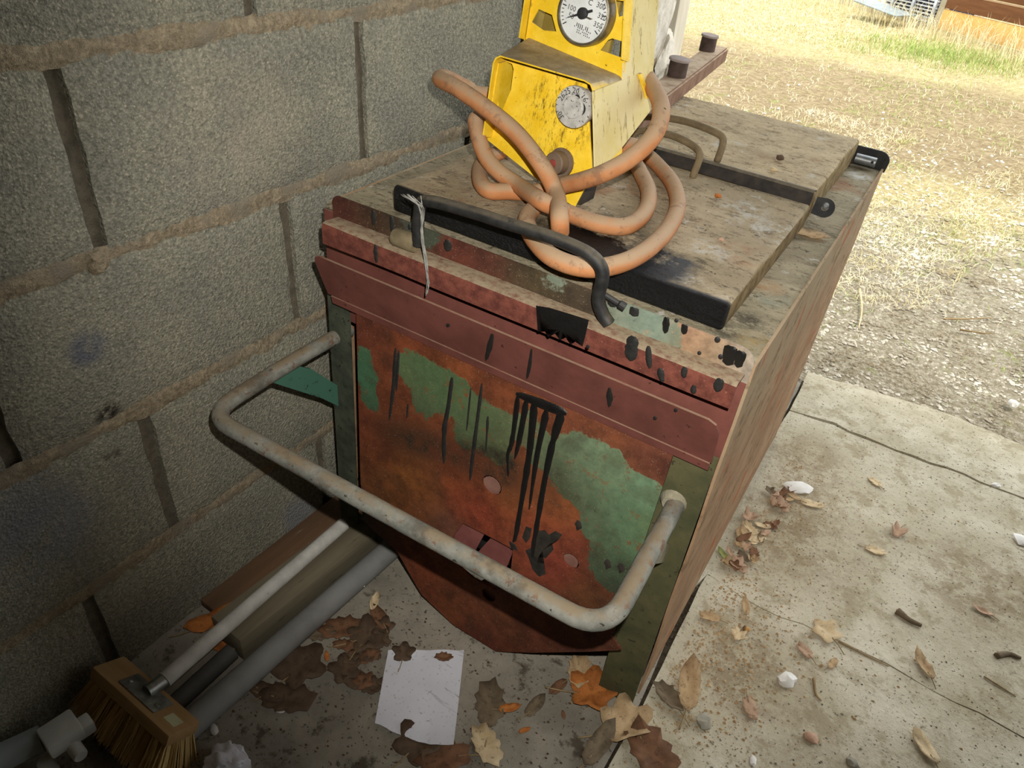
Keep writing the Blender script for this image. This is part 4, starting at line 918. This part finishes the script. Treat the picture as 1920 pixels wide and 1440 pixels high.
M_pipeD = simple('dark_grey_pipe', lin(72, 70, 66), lin(92, 90, 84), 8, .65, 0, .1, .0005)
def hollow(name, a, b, r, mat, lab):
    d = (Vector(b)-Vector(a)); L = d.length
    bm = bmesh.new(); add_cyl(bm, a, d, [(0.02, r*.85), (0, r*.86), (0, r), (L*.3, r), (L*.6, r), (L, r), (L, r*.86), (L-.02, r*.85)], 24); o = obj(name, bm, mat, None, 'auto'); tag(o, lab, 'pipe'); recenter(o); return o
hollow('grey_pipe', (.195, .250, .0235), (.205, .772, .0235), .023, M_pipe, 'thick pale grey plastic pipe lying on the floor from broom to kettle')
hollow('grey_pipe', (.142, .300, .0165), (.137, .418, .0165), .016, M_pipeD, 'short dark grey pipe end between the broom and the grey timber')
bmn = bmesh.new()
# white clamp on a grey tube at the lower left
tool = root('tube_clamp', 'grey tube with a square white plastic clamp lying beside the broom bristles', 'clamp', loc=(.06, .145, 0))
T0 = Vector((.06, .145, 0))
mm_ = Matrix.Translation(FZ(113, 1368, .075)-T0) @ Matrix.Rotation(math.radians(-8), 4, 'Z')
M_whitePl = simple('dirty_white_plastic', lin(188, 188, 178), lin(206, 206, 196), 20, .5, 0, .1, .0004)
box('clamp_body', (-.022, -.026, -.026), (.022, .024, .006), M_whitePl, tool, .004, mm_)
box('clamp_jaw', (-.006, .012, -.03), (.020, .040, -.004), M_whitePl, tool, .004, mm_)
pg = FZ(148, 1405, .05)-T0
lathe('clamp_peg', pg+Vector((-.024, 0, -.002)), (1, -.12, .05), [(0, .0105), (.034, .0105), (.037, .009)], M_whitePl, tool, 18)
ta = FZ(-40, 1440, .052)-T0; tb2 = FZ(78, 1385, .052)-T0
tube('clamp_tube', [ta+(ta-tb2)*.6, ta, tb2], .021, simple('blue_grey_tube', lin(138, 144, 142), lin(156, 162, 160), 10, .55, 0, .1, .0004), tool, 18)
lathe('clamp_foot', (0.02, -.02, 0), (0, 0, 1), [(0, .012), (.035, .012)], M_whitePl, tool, 12)

# ------------------------------------------------------------------ paper
s = Mt('dirty_paper', .85, 0, .2); c = s.mix(s.noise(12), lin(196, 196, 202), lin(222, 222, 228))
q_ = FZ(800, 1262, 0)-FZ(787, 1310, .004); pc_ = s.stretch((1, 1, 1)); st = s.nd('Mapping', {'Vector': s.co, 'Rotation': (0, 0, -.62), 'Scale': (9, 60, 30)})
c = s.mix(s.mt('MULTIPLY', s.rng(s.noise(1.0, 5, .7, st), .55, .64), s.mt('MULTIPLY', s.spot((.035, .045, .005), .0, .085), .8)), c, lin(80, 78, 76))
c = s.mix(s.mt('MULTIPLY', s.rng(s.noise(150, 4, .75), .60, .66), .6), c, lin(110, 108, 106)); s.col(c); M_paper = s.m
pq = [FZ(*q, .004) for q in ((703, 1358), (850, 1406), (870, 1222), (728, 1221))]
N = 14; bm = bmesh.new(); g = []
for i in range(N+1):
    row = []
    for j in range(N+1):
        u, v = i/N, j/N; p = pq[0]*(1-u)*(1-v)+pq[1]*u*(1-v)+pq[2]*u*v+pq[3]*(1-u)*v
        if v < .06: p += (pq[3]-pq[0])*(nz(u*6, 1)*.02 - .05*math.sin(u*math.pi))
        if j == N: p += (pq[0]-pq[3])*(.10 if .12 < u < .3 else 0)
        p.z += .003+abs(nz(u*2.2, v*2.2, 5))*.008+(.012*max(0, u-.7)*max(0, .4-v)*8)
        row.append(bm.verts.new(p))
    g.append(row)
for i in range(N):
    for j in range(N): bm.faces.new((g[i][j], g[i+1][j], g[i+1][j+1], g[i][j+1]))
pp = obj('paper_sheet', bm, M_paper, None, True); tag(pp, 'torn dirty white sheet of paper lying on the concrete in front of the kettle', 'paper'); recenter(pp)
bm = bmesh.new(); bmesh.ops.create_icosphere(bm, subdivisions=4, radius=1)
for v in bm.verts:
    k = 1+.35*nz(v.co.x*2.3, v.co.y*2.3, v.co.z*2.3)+.2*abs(nz(v.co.x*6, v.co.y*6, v.co.z*6)); v.co = Vector((v.co.x*.034*k, v.co.y*.028*k, max(-.7, v.co.z)*.018*k+.0126))
cp_ = obj('crumpled_paper', bm, M_paper, None, 'auto'); cp_.location = FZ(428, 1440, 0); tag(cp_, 'small crumpled piece of white paper on the floor right of the broom bristles', 'paper')

# ------------------------------------------------------------------ leaves, acorn, chips, twigs
def leaf_mat(name, c1, c2, spots=None):
    s = Mt(name, .8, 0, .25); c = s.mix(s.rng(s.noise(45, 5, .7), .3, .7), c1, c2)
    c = s.mix(s.mt('MULTIPLY', s.rng(s.noise(120, 4, .7), .58, .66), .7), c, spots or tuple(q*.35 for q in c1)); s.col(c); s.bump(s.noise(160, 4), .4, .0006); return s.m
LM = {'orange': leaf_mat('orange_leaf', lin(186, 116, 56), lin(150, 88, 42)), 'rust': leaf_mat('rust_brown_leaf', lin(124, 88, 62), lin(98, 70, 50)), 'dark': leaf_mat('dark_brown_leaf', lin(98, 80, 62), lin(78, 62, 48)),
      'grey': leaf_mat('grey_brown_leaf', lin(120, 104, 82), lin(96, 84, 66)), 'tan': leaf_mat('tan_leaf', lin(184, 158, 120), lin(160, 132, 96)), 'pale': leaf_mat('pale_leaf', lin(210, 190, 154), lin(190, 166, 126)),
      'green': leaf_mat('olive_leaf', lin(140, 142, 84), lin(112, 116, 66)), 'pink': leaf_mat('pinkish_leaf', lin(180, 150, 124), lin(158, 128, 102))}
M_stem = simple('dry_stem', lin(128, 108, 76), lin(160, 138, 102), 40, .9, 0, .2, .0005)
def px2m(px, py, z=0): return (FZ(px, py, z)-Vector(CC)).length/F
def leaf_bm(kind, size, curl, seed):
    r_ = random.Random(seed); n = 26 if kind != 'oval' else 18; ph = r_.uniform(0, 6)
    out = []
    for k in range(n):
        a = 2*math.pi*k/n
        if kind == 'maple': rr = .62+.38*abs(math.cos(2.5*a))**1.2*(1 if abs(a-math.pi) > .5 else .7)
        elif kind == 'oak': rr = 1/math.sqrt(math.cos(a)**2+(math.sin(a)/.62)**2)*(1+.13*math.sin(a*9+ph))
        else: rr = 1/math.sqrt(math.cos(a)**2+(math.sin(a)/.5)**2)*(1+.12*abs(math.cos(a))**12)*(1+.04*math.sin(a*7+ph))
        out.append((math.cos(a)*rr*size/2, math.sin(a)*rr*size/2*(1 if kind == 'maple' else .9)))
    bm = bmesh.new(); rows = []
    c = bm.verts.new((0, 0, 0))
    for t in (.5, 1.0): rows.append([bm.verts.new((x*t, y*t, 0)) for x, y in out])
    for k in range(n):
        bm.faces.new((c, rows[0][k], rows[0][(k+1) % n])); bm.faces.new((rows[0][k], rows[1][k], rows[1][(k+1) % n], rows[0][(k+1) % n]))
    for v in bm.verts:
        x, y = v.co.x/size*2, v.co.y/size*2
        v.co.z = size*(curl*.5*(y*y+.35*x*x) + .10*curl*math.sin(3*math.atan2(y, x)+ph)*(x*x+y*y) + .06*nz(x*2+seed, y*2, seed) + .035*abs(y)) 
        if curl > .5: v.co.y *= 1-.25*curl*abs(y)
    zmin = min(v.co.z for v in bm.verts)
    for v in bm.verts: v.co.z += -zmin+.0012
    r = bmesh.ops.extrude_face_region(bm, geom=bm.faces[:], use_keep_orig=True)
    for v in [q for q in r['geom'] if isinstance(q, bmesh.types.BMVert)]: v.co.z += .0005
    return bm
def leaf(px, py, spx, mat, kind, label, curl=.35, z=0.0, rot=None, stem=True, group=None, tilt=0.0):
    sc = px2m(px, py, z)*spx*1.1; sd = int(px*7+py*3)
    o = obj('dry_leaf', leaf_bm(kind, sc, curl, sd), LM[mat], None, True)
    r_ = random.Random(sd+5); o.location = FZ(px, py, z)+Vector((0, 0, .001)); o.rotation_euler = (tilt, 0, r_.uniform(0, 6.28) if rot is None else rot)
    tag(o, label, 'leaf', group)
    if stem:
        zt_ = .0035; bm = bmesh.new(); add_tube(bm, catmull([(-sc*.25, 0, zt_), (-sc*.55, sc*.03, zt_), (-sc*.85, sc*.10, .0025)], 4), sc*.014+.0002, 5); obj('stem', bm, M_stem, o, True)
    return o
L = leaf
L(402, 1168, 74, 'orange', 'oval', 'curled orange brown leaf caught behind the white broom handle', .9, .012, 1.2)
L(420, 1208, 62, 'orange', 'oak', 'orange brown leaf poking out below the white broom handle', .6, .004, -.3)
L(562, 1252, 92, 'dark', 'maple', 'large dark brown lobed leaf right of the thick grey pipe', .2)
L(540, 1312, 84, 'dark', 'oak', 'dark brown leaf lying furthest left below the large lobed leaf', .2, .0, .5)
L(500, 1300, 60, 'dark', 'oval', 'small dull brown leaf beside the thick grey pipe', .2)
L(613, 1233, 17, 'orange', 'oval', 'tiny bright orange leaf fragment left of the paper sheet', .5, .004, None, False)
L(648, 1255, 56, 'dark', 'maple', 'brown ragged leaf between the big lobed leaf and the paper', .2)
L(640, 1180, 70, 'rust', 'oak', 'dull reddish brown leaf above the paper near the grey pipe', .2)
L(690, 1195, 72, 'dark', 'maple', 'wide dark leaf lying just above the torn paper', .2)
L(712, 1160, 50, 'rust', 'oval', 'reddish leaf below the pale upright leaf', .3)
L(700, 1130, 34, 'pale', 'oval', 'small pale upright leaf near the end of the grey pipe', .9, .006, 1.9, True, None, .5)
L(602, 1190, 46, 'grey', 'oak', 'grey brown leaf close to the middle of the grey pipe', .2)
L(757, 1226, 40, 'dark', 'maple', 'dark leaf scrap on the torn top edge of the paper', .3, .014)
L(832, 1235, 30, 'rust', 'oak', 'brown crumpled leaf scrap lying on top of the paper', .7, .016, None, False)
L(782, 1395, 78, 'dark', 'maple', 'dark brown leaf half under the lower edge of the paper', .2, .0)
L(832, 1425, 84, 'rust', 'oak', 'rusty orange leaf under the lower right corner of the paper', .3, .0)
L(918, 1322, 80, 'grey', 'oak', 'large grey tan leaf right of the paper', .4, .0, 2.2)
L(955, 1330, 32, 'orange', 'oval', 'small bright orange leaf right of the large grey tan leaf', .5, .006, .8)
L(983, 1371, 18, 'orange', 'oval', 'tiny yellow orange leaf below the small bright orange one', .4, .003, None, False)
L(912, 1402, 74, 'pale', 'oak', 'pale crumbling leaf near the bottom edge right of the paper', .6)
L(1003, 1325, 44, 'grey', 'oval', 'faded thin leaf between the orange leaf and kettle corner', .3)
L(1108, 1302, 84, 'orange', 'maple', 'big orange brown leaf near the kettle front corner', .45, .002, .6)
L(1085, 1262, 66, 'tan', 'oak', 'tan curled leaf just behind the big orange brown leaf', .6, .0, 2.0)
L(1046, 1290, 36, 'rust', 'oval', 'narrow red brown leaf left of the big orange brown leaf', .4)
L(1056, 1342, 14, 'rust', 'oval', 'tiny dark red leaf bit in front of the big orange brown leaf', .3, .0, None, False)
L(1172, 1362, 92, 'tan', 'maple', 'large tan curled leaf below the kettle front corner', .7, .0, 1.0)
L(1222, 1418, 108, 'rust', 'oak', 'large reddish orange leaf at the bottom edge of the floor', .5, .0, -.5)
L(1122, 1400, 76, 'grey', 'oval', 'grey brown folded leaf at the bottom edge left of the tan leaf', .8, .0, 1.5)
L(1290, 1292, 84, 'tan', 'oval', 'long curled tan leaf standing by the kettle corner on the slab', 1.0, .0, 1.9)
L(1252, 1310, 60, 'grey', 'oak', 'brown crumpled leaf between the kettle corner and the long curled leaf', .8)
L(1330, 1160, 34, 'tan', 'oak', 'small curled leaf near the slab edge halfway along the kettle', .7)
L(1548, 1186, 48, 'pale', 'maple', 'round pale leaf with a long thin stem on the slab', .2, .0, 2.6)
L(1730, 1250, 42, 'tan', 'oval', 'folded tan leaf with upright edge on the right slab', .9, .0, 2.3)
L(1732, 1402, 46, 'pale', 'oval', 'pale brown leaf lying lowest on the right slab', .5, .0, 2.4)
L(1406, 1330, 38, 'pink', 'oak', 'pinkish brown flat leaf left on the near slab', .2)
L(1384, 1192, 28, 'pale', 'maple', 'small pale triangular leaf beside the acorn', .5)
L(1397, 1140, 30, 'tan', 'oval', 'little curled leaf just above the acorn', .8)
L(1640, 1035, 30, 'pale', 'oak', 'pale scrap of leaf in the middle of the right slab', .4)
L(1682, 1000, 32, 'pink', 'maple', 'crumpled pinkish leaf on the slab toward the right', .9)
L(1355, 1042, 26, 'green', 'oval', 'small olive green leaf by the side of the kettle', .5)
L(1388, 1062, 34, 'pink', 'oval', 'pink brown leaf next to the small olive leaf', .5)
L(1412, 1012, 36, 'pale', 'oak', 'pale grey leaf at the head of the leaf drift beside kettle', .4)
L(1522, 948, 34, 'pale', 'oval', 'whitish leaf right of the white plaster chip', .5, .0, .3)
L(1640, 906, 24, 'pale', 'oak', 'small squarish pale leaf on the middle slab', .2)
L(1508, 1222, 30, 'pink', 'oak', 'small flat pinkish leaf under the round pale leaf', .2)
L(1560, 1246, 24, 'tan', 'oval', 'little tan leaf right of the white pebble on the slab', .4)
L(1840, 1148, 26, 'pink', 'oval', 'small pink brown curl on the far right slab', .8)
dr = random.Random(11)
for k in range(34):
    px, py = dr.uniform(1350, 1470), 0
    t = dr.random(); py = 925+t*140+dr.uniform(-15, 15); px = 1455-t*95+dr.uniform(-12, 42)
    L(px, py, dr.uniform(16, 32), dr.choice(('tan', 'pink', 'rust', 'grey', 'pale')), dr.choice(('oval', 'oak', 'maple')), 'small dry leaf in the drift of leaves along the kettle side', dr.uniform(.4, .9), dr.uniform(0, .006), None, False, 'leaf drift beside the kettle')
for k in range(12):
    L(dr.uniform(640, 720), dr.uniform(1165, 1300), dr.uniform(24, 44), dr.choice(('dark', 'rust', 'dark')), dr.choice(('oval', 'oak', 'maple')), 'dull brown leaf scrap in the litter left of the paper', dr.uniform(.1, .4), 0, None, False, 'leaf scraps left of the paper')
ac = root('acorn', 'small yellow brown acorn beside the pale triangular leaf', 'acorn', loc=FZ(1398, 1183, 0))
lathe('nut', (-.004, 0, .0055), (1, .2, 0), [(0, .003), (.003, .0052), (.008, .005), (.011, .002)], simple('acorn_shell', lin(190, 146, 84), lin(172, 128, 70), 60, .4, 0, 0), ac, 14)
lathe('cap', (-.0065, -.0004, .0055), (1, .2, 0), [(0, .002), (.001, .0052), (.004, .0056)], simple('acorn_cap', lin(120, 96, 66), lin(100, 78, 52), 90, .9, 0, .4), ac, 14)
M_chipW = simple('white_chip', lin(214, 210, 200), lin(228, 226, 220), 40, .9, 0, .3, .001)
M_stoneG = simple('grey_stone', lin(140, 136, 122), lin(168, 162, 146), 50, .95, 0, .4, .001)
M_stoneP = simple('brick_bit', lin(190, 156, 132), lin(170, 136, 112), 50, .95, 0, .4, .001)
def stone(px, py, spx, mat, label, seed, cat='stone', name='stone', sq=(1, .7, .5), z=0.0):
    r = px2m(px, py)*spx/2; bm = bmesh.new(); bmesh.ops.create_icosphere(bm, subdivisions=2, radius=1)
    for v in bm.verts:
        k = 1+.4*nz(v.co.x*1.6+seed, v.co.y*1.6, v.co.z*1.6); v.co = Vector((v.co.x*r*sq[0]*k, v.co.y*r*sq[1]*k, max(v.co.z, -.6)*r*sq[2]*k))
    zm = min(v.co.z for v in bm.verts)
    for v in bm.verts: v.co.z -= zm
    o = obj(name, bm, mat, None, 'auto'); o.location = FZ(px, py, z); o.rotation_euler = (0, 0, seed); tag(o, label, cat); return o
stone(1474, 1279, 34, M_chipW, 'white pebble on the slab below the acorn', 1.0)
stone(1496, 918, 50, M_chipW, 'white plaster chip beside the kettle side', .5, 'chip', 'plaster_chip', (1, .6, .22))
stone(1318, 1356, 28, M_stoneG, 'grey stone near the long curled tan leaf', 2.0, sq=(1, .9, .7))
stone(1520, 1386, 26, M_stoneP, 'pink brick bit on the near slab', 3.0, 'stone', 'brick_bit')
stone(1914, 1016, 30, M_chipW, 'white chip at the right border of the slab', 4.0, 'chip', 'plaster_chip', (.7, 1, .3))
stone(1412, 1428, 18, M_chipW, 'tiny white chip near the bottom edge of the slab', 5.0, 'chip', 'plaster_chip', (1, .6, .3))
stone(1598, 1432, 22, M_stoneG, 'brownish stone at the bottom edge of the right slab', 6.0)
stone(1866, 912, 14, M_chipW, 'white pebble on the pale threshold slab', 7.0)
stone(1898, 760, 20, M_chipW, 'white pebble on the gravel just past the threshold', 8.0, z=-.03)
stone(402, 1368, 22, M_chipW, 'white chip on the floor right of the broom block', 9.0, 'chip', 'plaster_chip', (1, .5, .2))
stone(527, 1333, 14, M_chipW, 'tiny white chip below the dark brown leaves', 10.0, 'chip', 'plaster_chip', (1, .7, .3))
def twig(pts, rpx, label, mat=None, z=.003):
    P = [FZ(*q, z) for q in pts]; r = px2m(*pts[0])*rpx/2; bm = bmesh.new(); add_tube(bm, catmull(P, 5) if len(P) > 2 else P, lambda t: r*(1-.5*t), 6, True, None, .3)
    o = obj('twig', bm, mat or M_stem, None, True); tag(o, label, 'twig'); recenter(o)
twig([(1572, 1202), (1610, 1222), (1665, 1249)], 4, 'thin straight brown stem running from the round pale leaf')
twig([(1682, 1145), (1702, 1160), (1728, 1173)], 12, 'short thick brown twig on the right slab', LM['grey'], .006)
twig([(1868, 1230), (1892, 1226), (1914, 1234)], 10, 'short dark twig at the far right of the slab', LM['grey'], .005)
twig([(1526, 1272), (1530, 1300), (1540, 1314)], 5, 'tiny bent twig right of the white pebble')
twig([(1612, 542), (1616, 580), (1610, 616)], 4, 'thin pale straw stalk on the gravel behind the kettle', LM['pale'], -.03)
twig([(1770, 598), (1812, 598), (1858, 596)], 4, 'long thin twig on the gravel at right', None, -.03)
twig([(1800, 618), (1840, 624), (1862, 626)], 4, 'second thin twig on the gravel below the long one', None, -.03)
twig([(1845, 1268), (1880, 1290), (1905, 1306)], 3, 'hair thin twig near the right border of the slab')
twig([(676, 1082), (680, 1092), (683, 1100)], 5, 'small white splinter by the grey pipe end', M_chipW, .02)
# crumbs on the lids
def crumb(P, r, mat, label, seed):
    o = lump('crumb', (0, 0, r*.6), r, mat, None, seed, 2, (1, .8, .6), .4); o.location = wrd(P); tag(o, label, 'crumb'); return o
crumb(LZ(1345, 371, .764), .006, LM['orange'], 'small orange crumb on the front lid near hinge bar', 1)
crumb(LZ(1450, 322, .778), .006, LM['pale'], 'small pale pebble on the rear lid beside hinge bar', 2)
crumb(LZ(1461, 300, .778), .008, LM['dark'], 'dark crumb on the rear lid', 3)
crumb(LZ(1352, 452, .764), .004, M_stoneP, 'tiny red bit on the front lid', 4)
o = L(1512, 442, 24, 'tan', 'oval', 'flat ochre leaf scrap on the deck edge beside the front lid', .15, 0, None, False); o.location = wrd(LZ(1512, 442, ZD+.001))

# fine litter nobody could count
def scatter(name, pts, sizes, mat, label, cat, seed):
    r_ = random.Random(seed); vs, fs = [], []
    for (x, y, z), s_ in zip(pts, sizes):
        b = len(vs); a0 = r_.uniform(0, 6); e = r_.uniform(.5, 1)
        for k in range(5): vs.append((x+math.cos(a0+k*1.2566)*s_*r_.uniform(.7, 1.1), y+math.sin(a0+k*1.2566)*s_*e*r_.uniform(.7, 1.1), z-.001))
        vs.append((x+r_.uniform(-.3, .3)*s_, y, z+s_*r_.uniform(.3, .8)))
        for k in range(5): fs.append((b+k, b+(k+1) % 5, b+5))
    o = pyd(name, vs, fs, mat); tag(o, label, cat); o['kind'] = 'stuff'; return o
r_ = random.Random(3)
pts = [(r_.uniform(.79, 2.4), r_.uniform(.35, 2.05), .001) for _ in range(2600)]
scatter('floor_grit', pts, [r_.choice((.0008, .0012, .0016, .003)) for _ in pts], M_stoneG, 'fine grey grit scattered over the bright outer slabs', 'grit', 4)
pts = [(r_.uniform(.78, 2.2)**1, r_.uniform(.4, 2.0), .001) for _ in range(700)]
pts += [(.79+abs(r_.gauss(0, .09)), r_.uniform(.75, 1.6), .001) for _ in range(1800)]
scatter('leaf_crumbs', pts, [r_.choice((.0015, .002, .004)) for _ in pts], LM['tan'], 'crumbled dry leaf bits scattered over the bright outer slabs', 'leaf crumbs', 5)
pts = [(r_.uniform(.20, .76), r_.uniform(.2, .80), .0) for _ in range(900)]
scatter('dark_crumbs', pts, [r_.choice((.001, .0015, .003)) for _ in pts], LM['dark'], 'dark crumbs and dirt on the shaded concrete before the kettle', 'dirt', 6)
pts = [(.765+r_.uniform(-.03, .03), r_.uniform(.75, 1.95), -.004) for _ in range(800)]
scatter('joint_dirt', pts, [r_.choice((.002, .003, .005)) for _ in pts], M_soil, 'dark dirt filling the joint along the kettle side', 'dirt', 7)
s = Mt('gravel', .95, 0, .2); s.col(s.mix(s.rng(s.noise(5, 3, .7), .35, .65), lin(150, 138, 116), lin(222, 216, 202))); M_gravel = s.m
pts = []
while len(pts) < 11000:
    y = 2.06+abs(r_.gauss(0, 1.3)); x = r_.uniform(.1, 1.9)+(y-2)*r_.uniform(-.35, .28)
    if y < 7: pts.append((x, y, gz(x, y)+.002))
scatter('gravel', pts, [r_.choice((.003, .005, .006, .009))*(1 if p[1] < 3.2 else 1.5) for p in pts], M_gravel, 'pale loose gravel on the yard beyond the slabs', 'gravel', 8)
def grass(name, n, area, h, mat, label, seed, lie=.6, clump=.5, keep=None):
    r_ = random.Random(seed); vs, fs = [], []
    while len(fs) < n*2:
        x, y = area(r_)
        if keep and not keep(x, y, r_): continue
        if y > 9.88-(x+.09)*.72: continue
        z = gz(x, y)-.005; hh = h*r_.uniform(.4, 1.1); a = r_.uniform(0, 6.28); l = hh*lie*r_.uniform(.3, 1.5); w = .0011+.0004*(y-2)*.4
        dx, dy = math.cos(a), math.sin(a); px_, py_ = -dy*w, dx*w; b = len(vs)
        m = (x+dx*l*.35, y+dy*l*.35, z+hh*.65); t = (x+dx*l*1.2, y+dy*l*1.2, z+hh*r_.uniform(.7, 1))
        vs += [(x-px_, y-py_, z), (x+px_, y+py_, z), (m[0]+px_*.8, m[1]+py_*.8, m[2]), (m[0]-px_*.8, m[1]-py_*.8, m[2]), t]
        fs += [(b, b+1, b+2, b+3), (b+3, b+2, b+4)]
    o = pyd(name, vs, fs, mat); tag(o, label, 'grass'); o['kind'] = 'stuff'; return o
def dens(x, y, r):
    v = y + 1.6*nz(x*.9, y*.9, 5)
    p = .03 if v < 3.5 else .8 if v < 5.0 else .16 if v < 7.4 else 1.0
    return r.random() < p*(.35+.9*max(0, .5+nz(x*3, y*3, 8)))
s = Mt('straw_grass', .8, 0, .2); s.col(s.mix(s.rng(s.noise(3, 4, .7), .35, .65), lin(212, 196, 146), lin(238, 228, 192))); M_straw = s.m
s = Mt('green_grass', .8, 0, .2); s.col(s.mix(s.rng(s.noise(4, 4, .7), .35, .65), lin(132, 156, 72), lin(178, 188, 112))); M_grn = s.m
def ar(r):
    y = 2.2+8.4*r.random()**.8; return (r.uniform(-.55, .30)*(y-2)+r.uniform(.3, 1.7), y)
grass('dry_grass', 34000, ar, .032, M_straw, 'dry straw coloured grass covering the yard', 21, 1.3, .5, dens)
grass('green_grass', 5000, ar, .034, M_grn, 'short green grass in patches on the yard', 22, 1.0, .5, lambda x, y, r: r.random() < (1.0 if nz(x*1.3, y*1.3, 12) > .15 else .05))
def ar2(r): return (r.gauss(.25, .4), r.gauss(8.3, .35))
grass('green_tuft_grass', 2600, ar2, .09, M_grn, 'green grass patch in front of the orange board', 23, .7)
def ar3(r):
    x = r.uniform(-1.9, .9); return (x, 9.90-(x+.09)*.72-abs(r.gauss(0, .55)))
grass('tall_straw', 1100, ar3, .30, M_straw, 'tall thin straw stalks in front of the far kerb and boards', 24, .5)

# ------------------------------------------------------------------ far side of the yard
kx = Vector((1.5, -.60, 0)).normalized()
M_kerb = simple('mossy_kerb', lin(168, 156, 130), lin(196, 186, 162), 6, .95, 0, .4, .004)
def wbox(name, a, b, depth, z0, z1, mat, parent=None, bev=.004):
    a, b = Vector((a[0], a[1], 0)), Vector((b[0], b[1], 0)); d = (b-a); L_ = d.length
    m = Matrix.Translation(a) @ Matrix.Rotation(math.atan2(d.y, d.x), 4, 'Z')
    return box(name, (0, 0, z0), (L_, depth, z1), mat, parent, bev, m)
P0 = FZ(1752, 52, 0); P1 = FZ(1925, 97, 0); gz0 = gz(P0.x, P0.y)
e = (P1-P0); K0 = P0-e*3.2
t = wbox('kerb', (K0.x, K0.y), (P0.x-.05*e.x, P0.y-.05*e.y), .12, -.1, .07, M_kerb); tag(t, 'low grey concrete kerb across the far side of the yard', 'kerb'); recenter(t)
part_ = root('board_partition', 'brown and orange wooden boards fixed to a grey post at far right', 'fence', loc=P0)
M_orange = simple('orange_board', lin(238, 194, 118), lin(226, 174, 94), 3, .85, 0, .3, .002, (lin(150, 100, 50), .66), None, .2, (3, 1, 1))
M_brownB = simple('brown_boards', lin(126, 84, 52), lin(104, 68, 42), 3, .85, 0, .3, .002, None, None, .2, (.4, 1, 6))
q0 = (0, 0); q1 = (e.x*2.2, e.y*2.2)
wbox('board', (e.x*.03, e.y*.03), q1, .04, .0, .19, M_orange, part_)
wbox('board', (e.x*.03, e.y*.03-.02), q1, .05, .205, .345, M_brownB, part_)
wbox('batten', (e.x*.03, e.y*.03-.03), q1, .03, .345, .36, simple('pale_batten', lin(160, 128, 96), lin(176, 144, 112), 5, .9, 0, 0), part_)
wbox('board', (e.x*.03, e.y*.03-.01), q1, .04, .365, .62, M_brownB, part_)
wbox('board', (e.x*.03, e.y*.03-.01), q1, .04, .63, .90, M_brownB, part_)
wbox('post', (-e.x*.035, -e.y*.035), (e.x*.03, e.y*.03), .08, .0, 1.0, M_kerb, part_)
# stack of steel gratings leaning left of the post
M_bar = simple('galvanised_bar', lin(206, 208, 208), lin(176, 180, 184), 6, .45, .5, .2, .001)
M_gap = simple('dark_gap', lin(36, 36, 58), lin(46, 46, 66), 6, .8, 0, 0)  # shade between the bars put into a dark block behind them
G0 = P0-e*.72; gr_ = root('steel_grating', 'stack of galvanised steel gratings lying left of the brown boards', 'grating', loc=(G0.x, G0.y, 0))
wbox('grating_core', (e.x*.02, e.y*.02+.10), (e.x*.66, e.y*.66+.10), .6, .0, .30, M_gap, gr_)
for k in range(9):
    wbox('grating_bar', (e.x*(.02+.012*(k % 3)), e.y*.02-.02+.055*(k//3)*.4), (e.x*.67, e.y*.67-.02+.02*(k % 2)), .05, .035+.034*k, .049+.034*k, M_bar, gr_, .002)
for k in range(3):
    x = .1+.26*k; wbox('grating_bar', (e.x*x, e.y*x-.03), (e.x*(x+.03), e.y*(x+.03)-.03), .03, .0, .30, M_bar, gr_, .002)
sh = FZ(1660, 18, .12); bm = bmesh.new(); add_box(bm, (-.32, -.16, 0), (.26, .2, .012), .003, 2, Matrix.Rotation(math.atan2(e.y, e.x)+.15, 4, 'Z') @ Matrix.Rotation(.10, 4, 'Y'))
t = obj('metal_sheet', bm, simple('grey_sheet', lin(150, 158, 156), lin(130, 138, 138), 8, .5, .3, 0), None, 'auto'); t.location = sh; tag(t, 'loose grey metal plate lying on the steel gratings', 'metal sheet')
# rubble strip behind the kerb
pts = []
for _ in range(900):
    u = r_.uniform(-3.2, 0); pts.append((P0.x+e.x*u+r_.uniform(0, .4), P0.y+e.y*u+.12+r_.uniform(0, 1.6), .05))
scatter('rubble', pts, [r_.choice((.02, .03, .05)) for _ in pts], M_gravel, 'loose rubble on the ground behind the far kerb', 'rubble', 31)
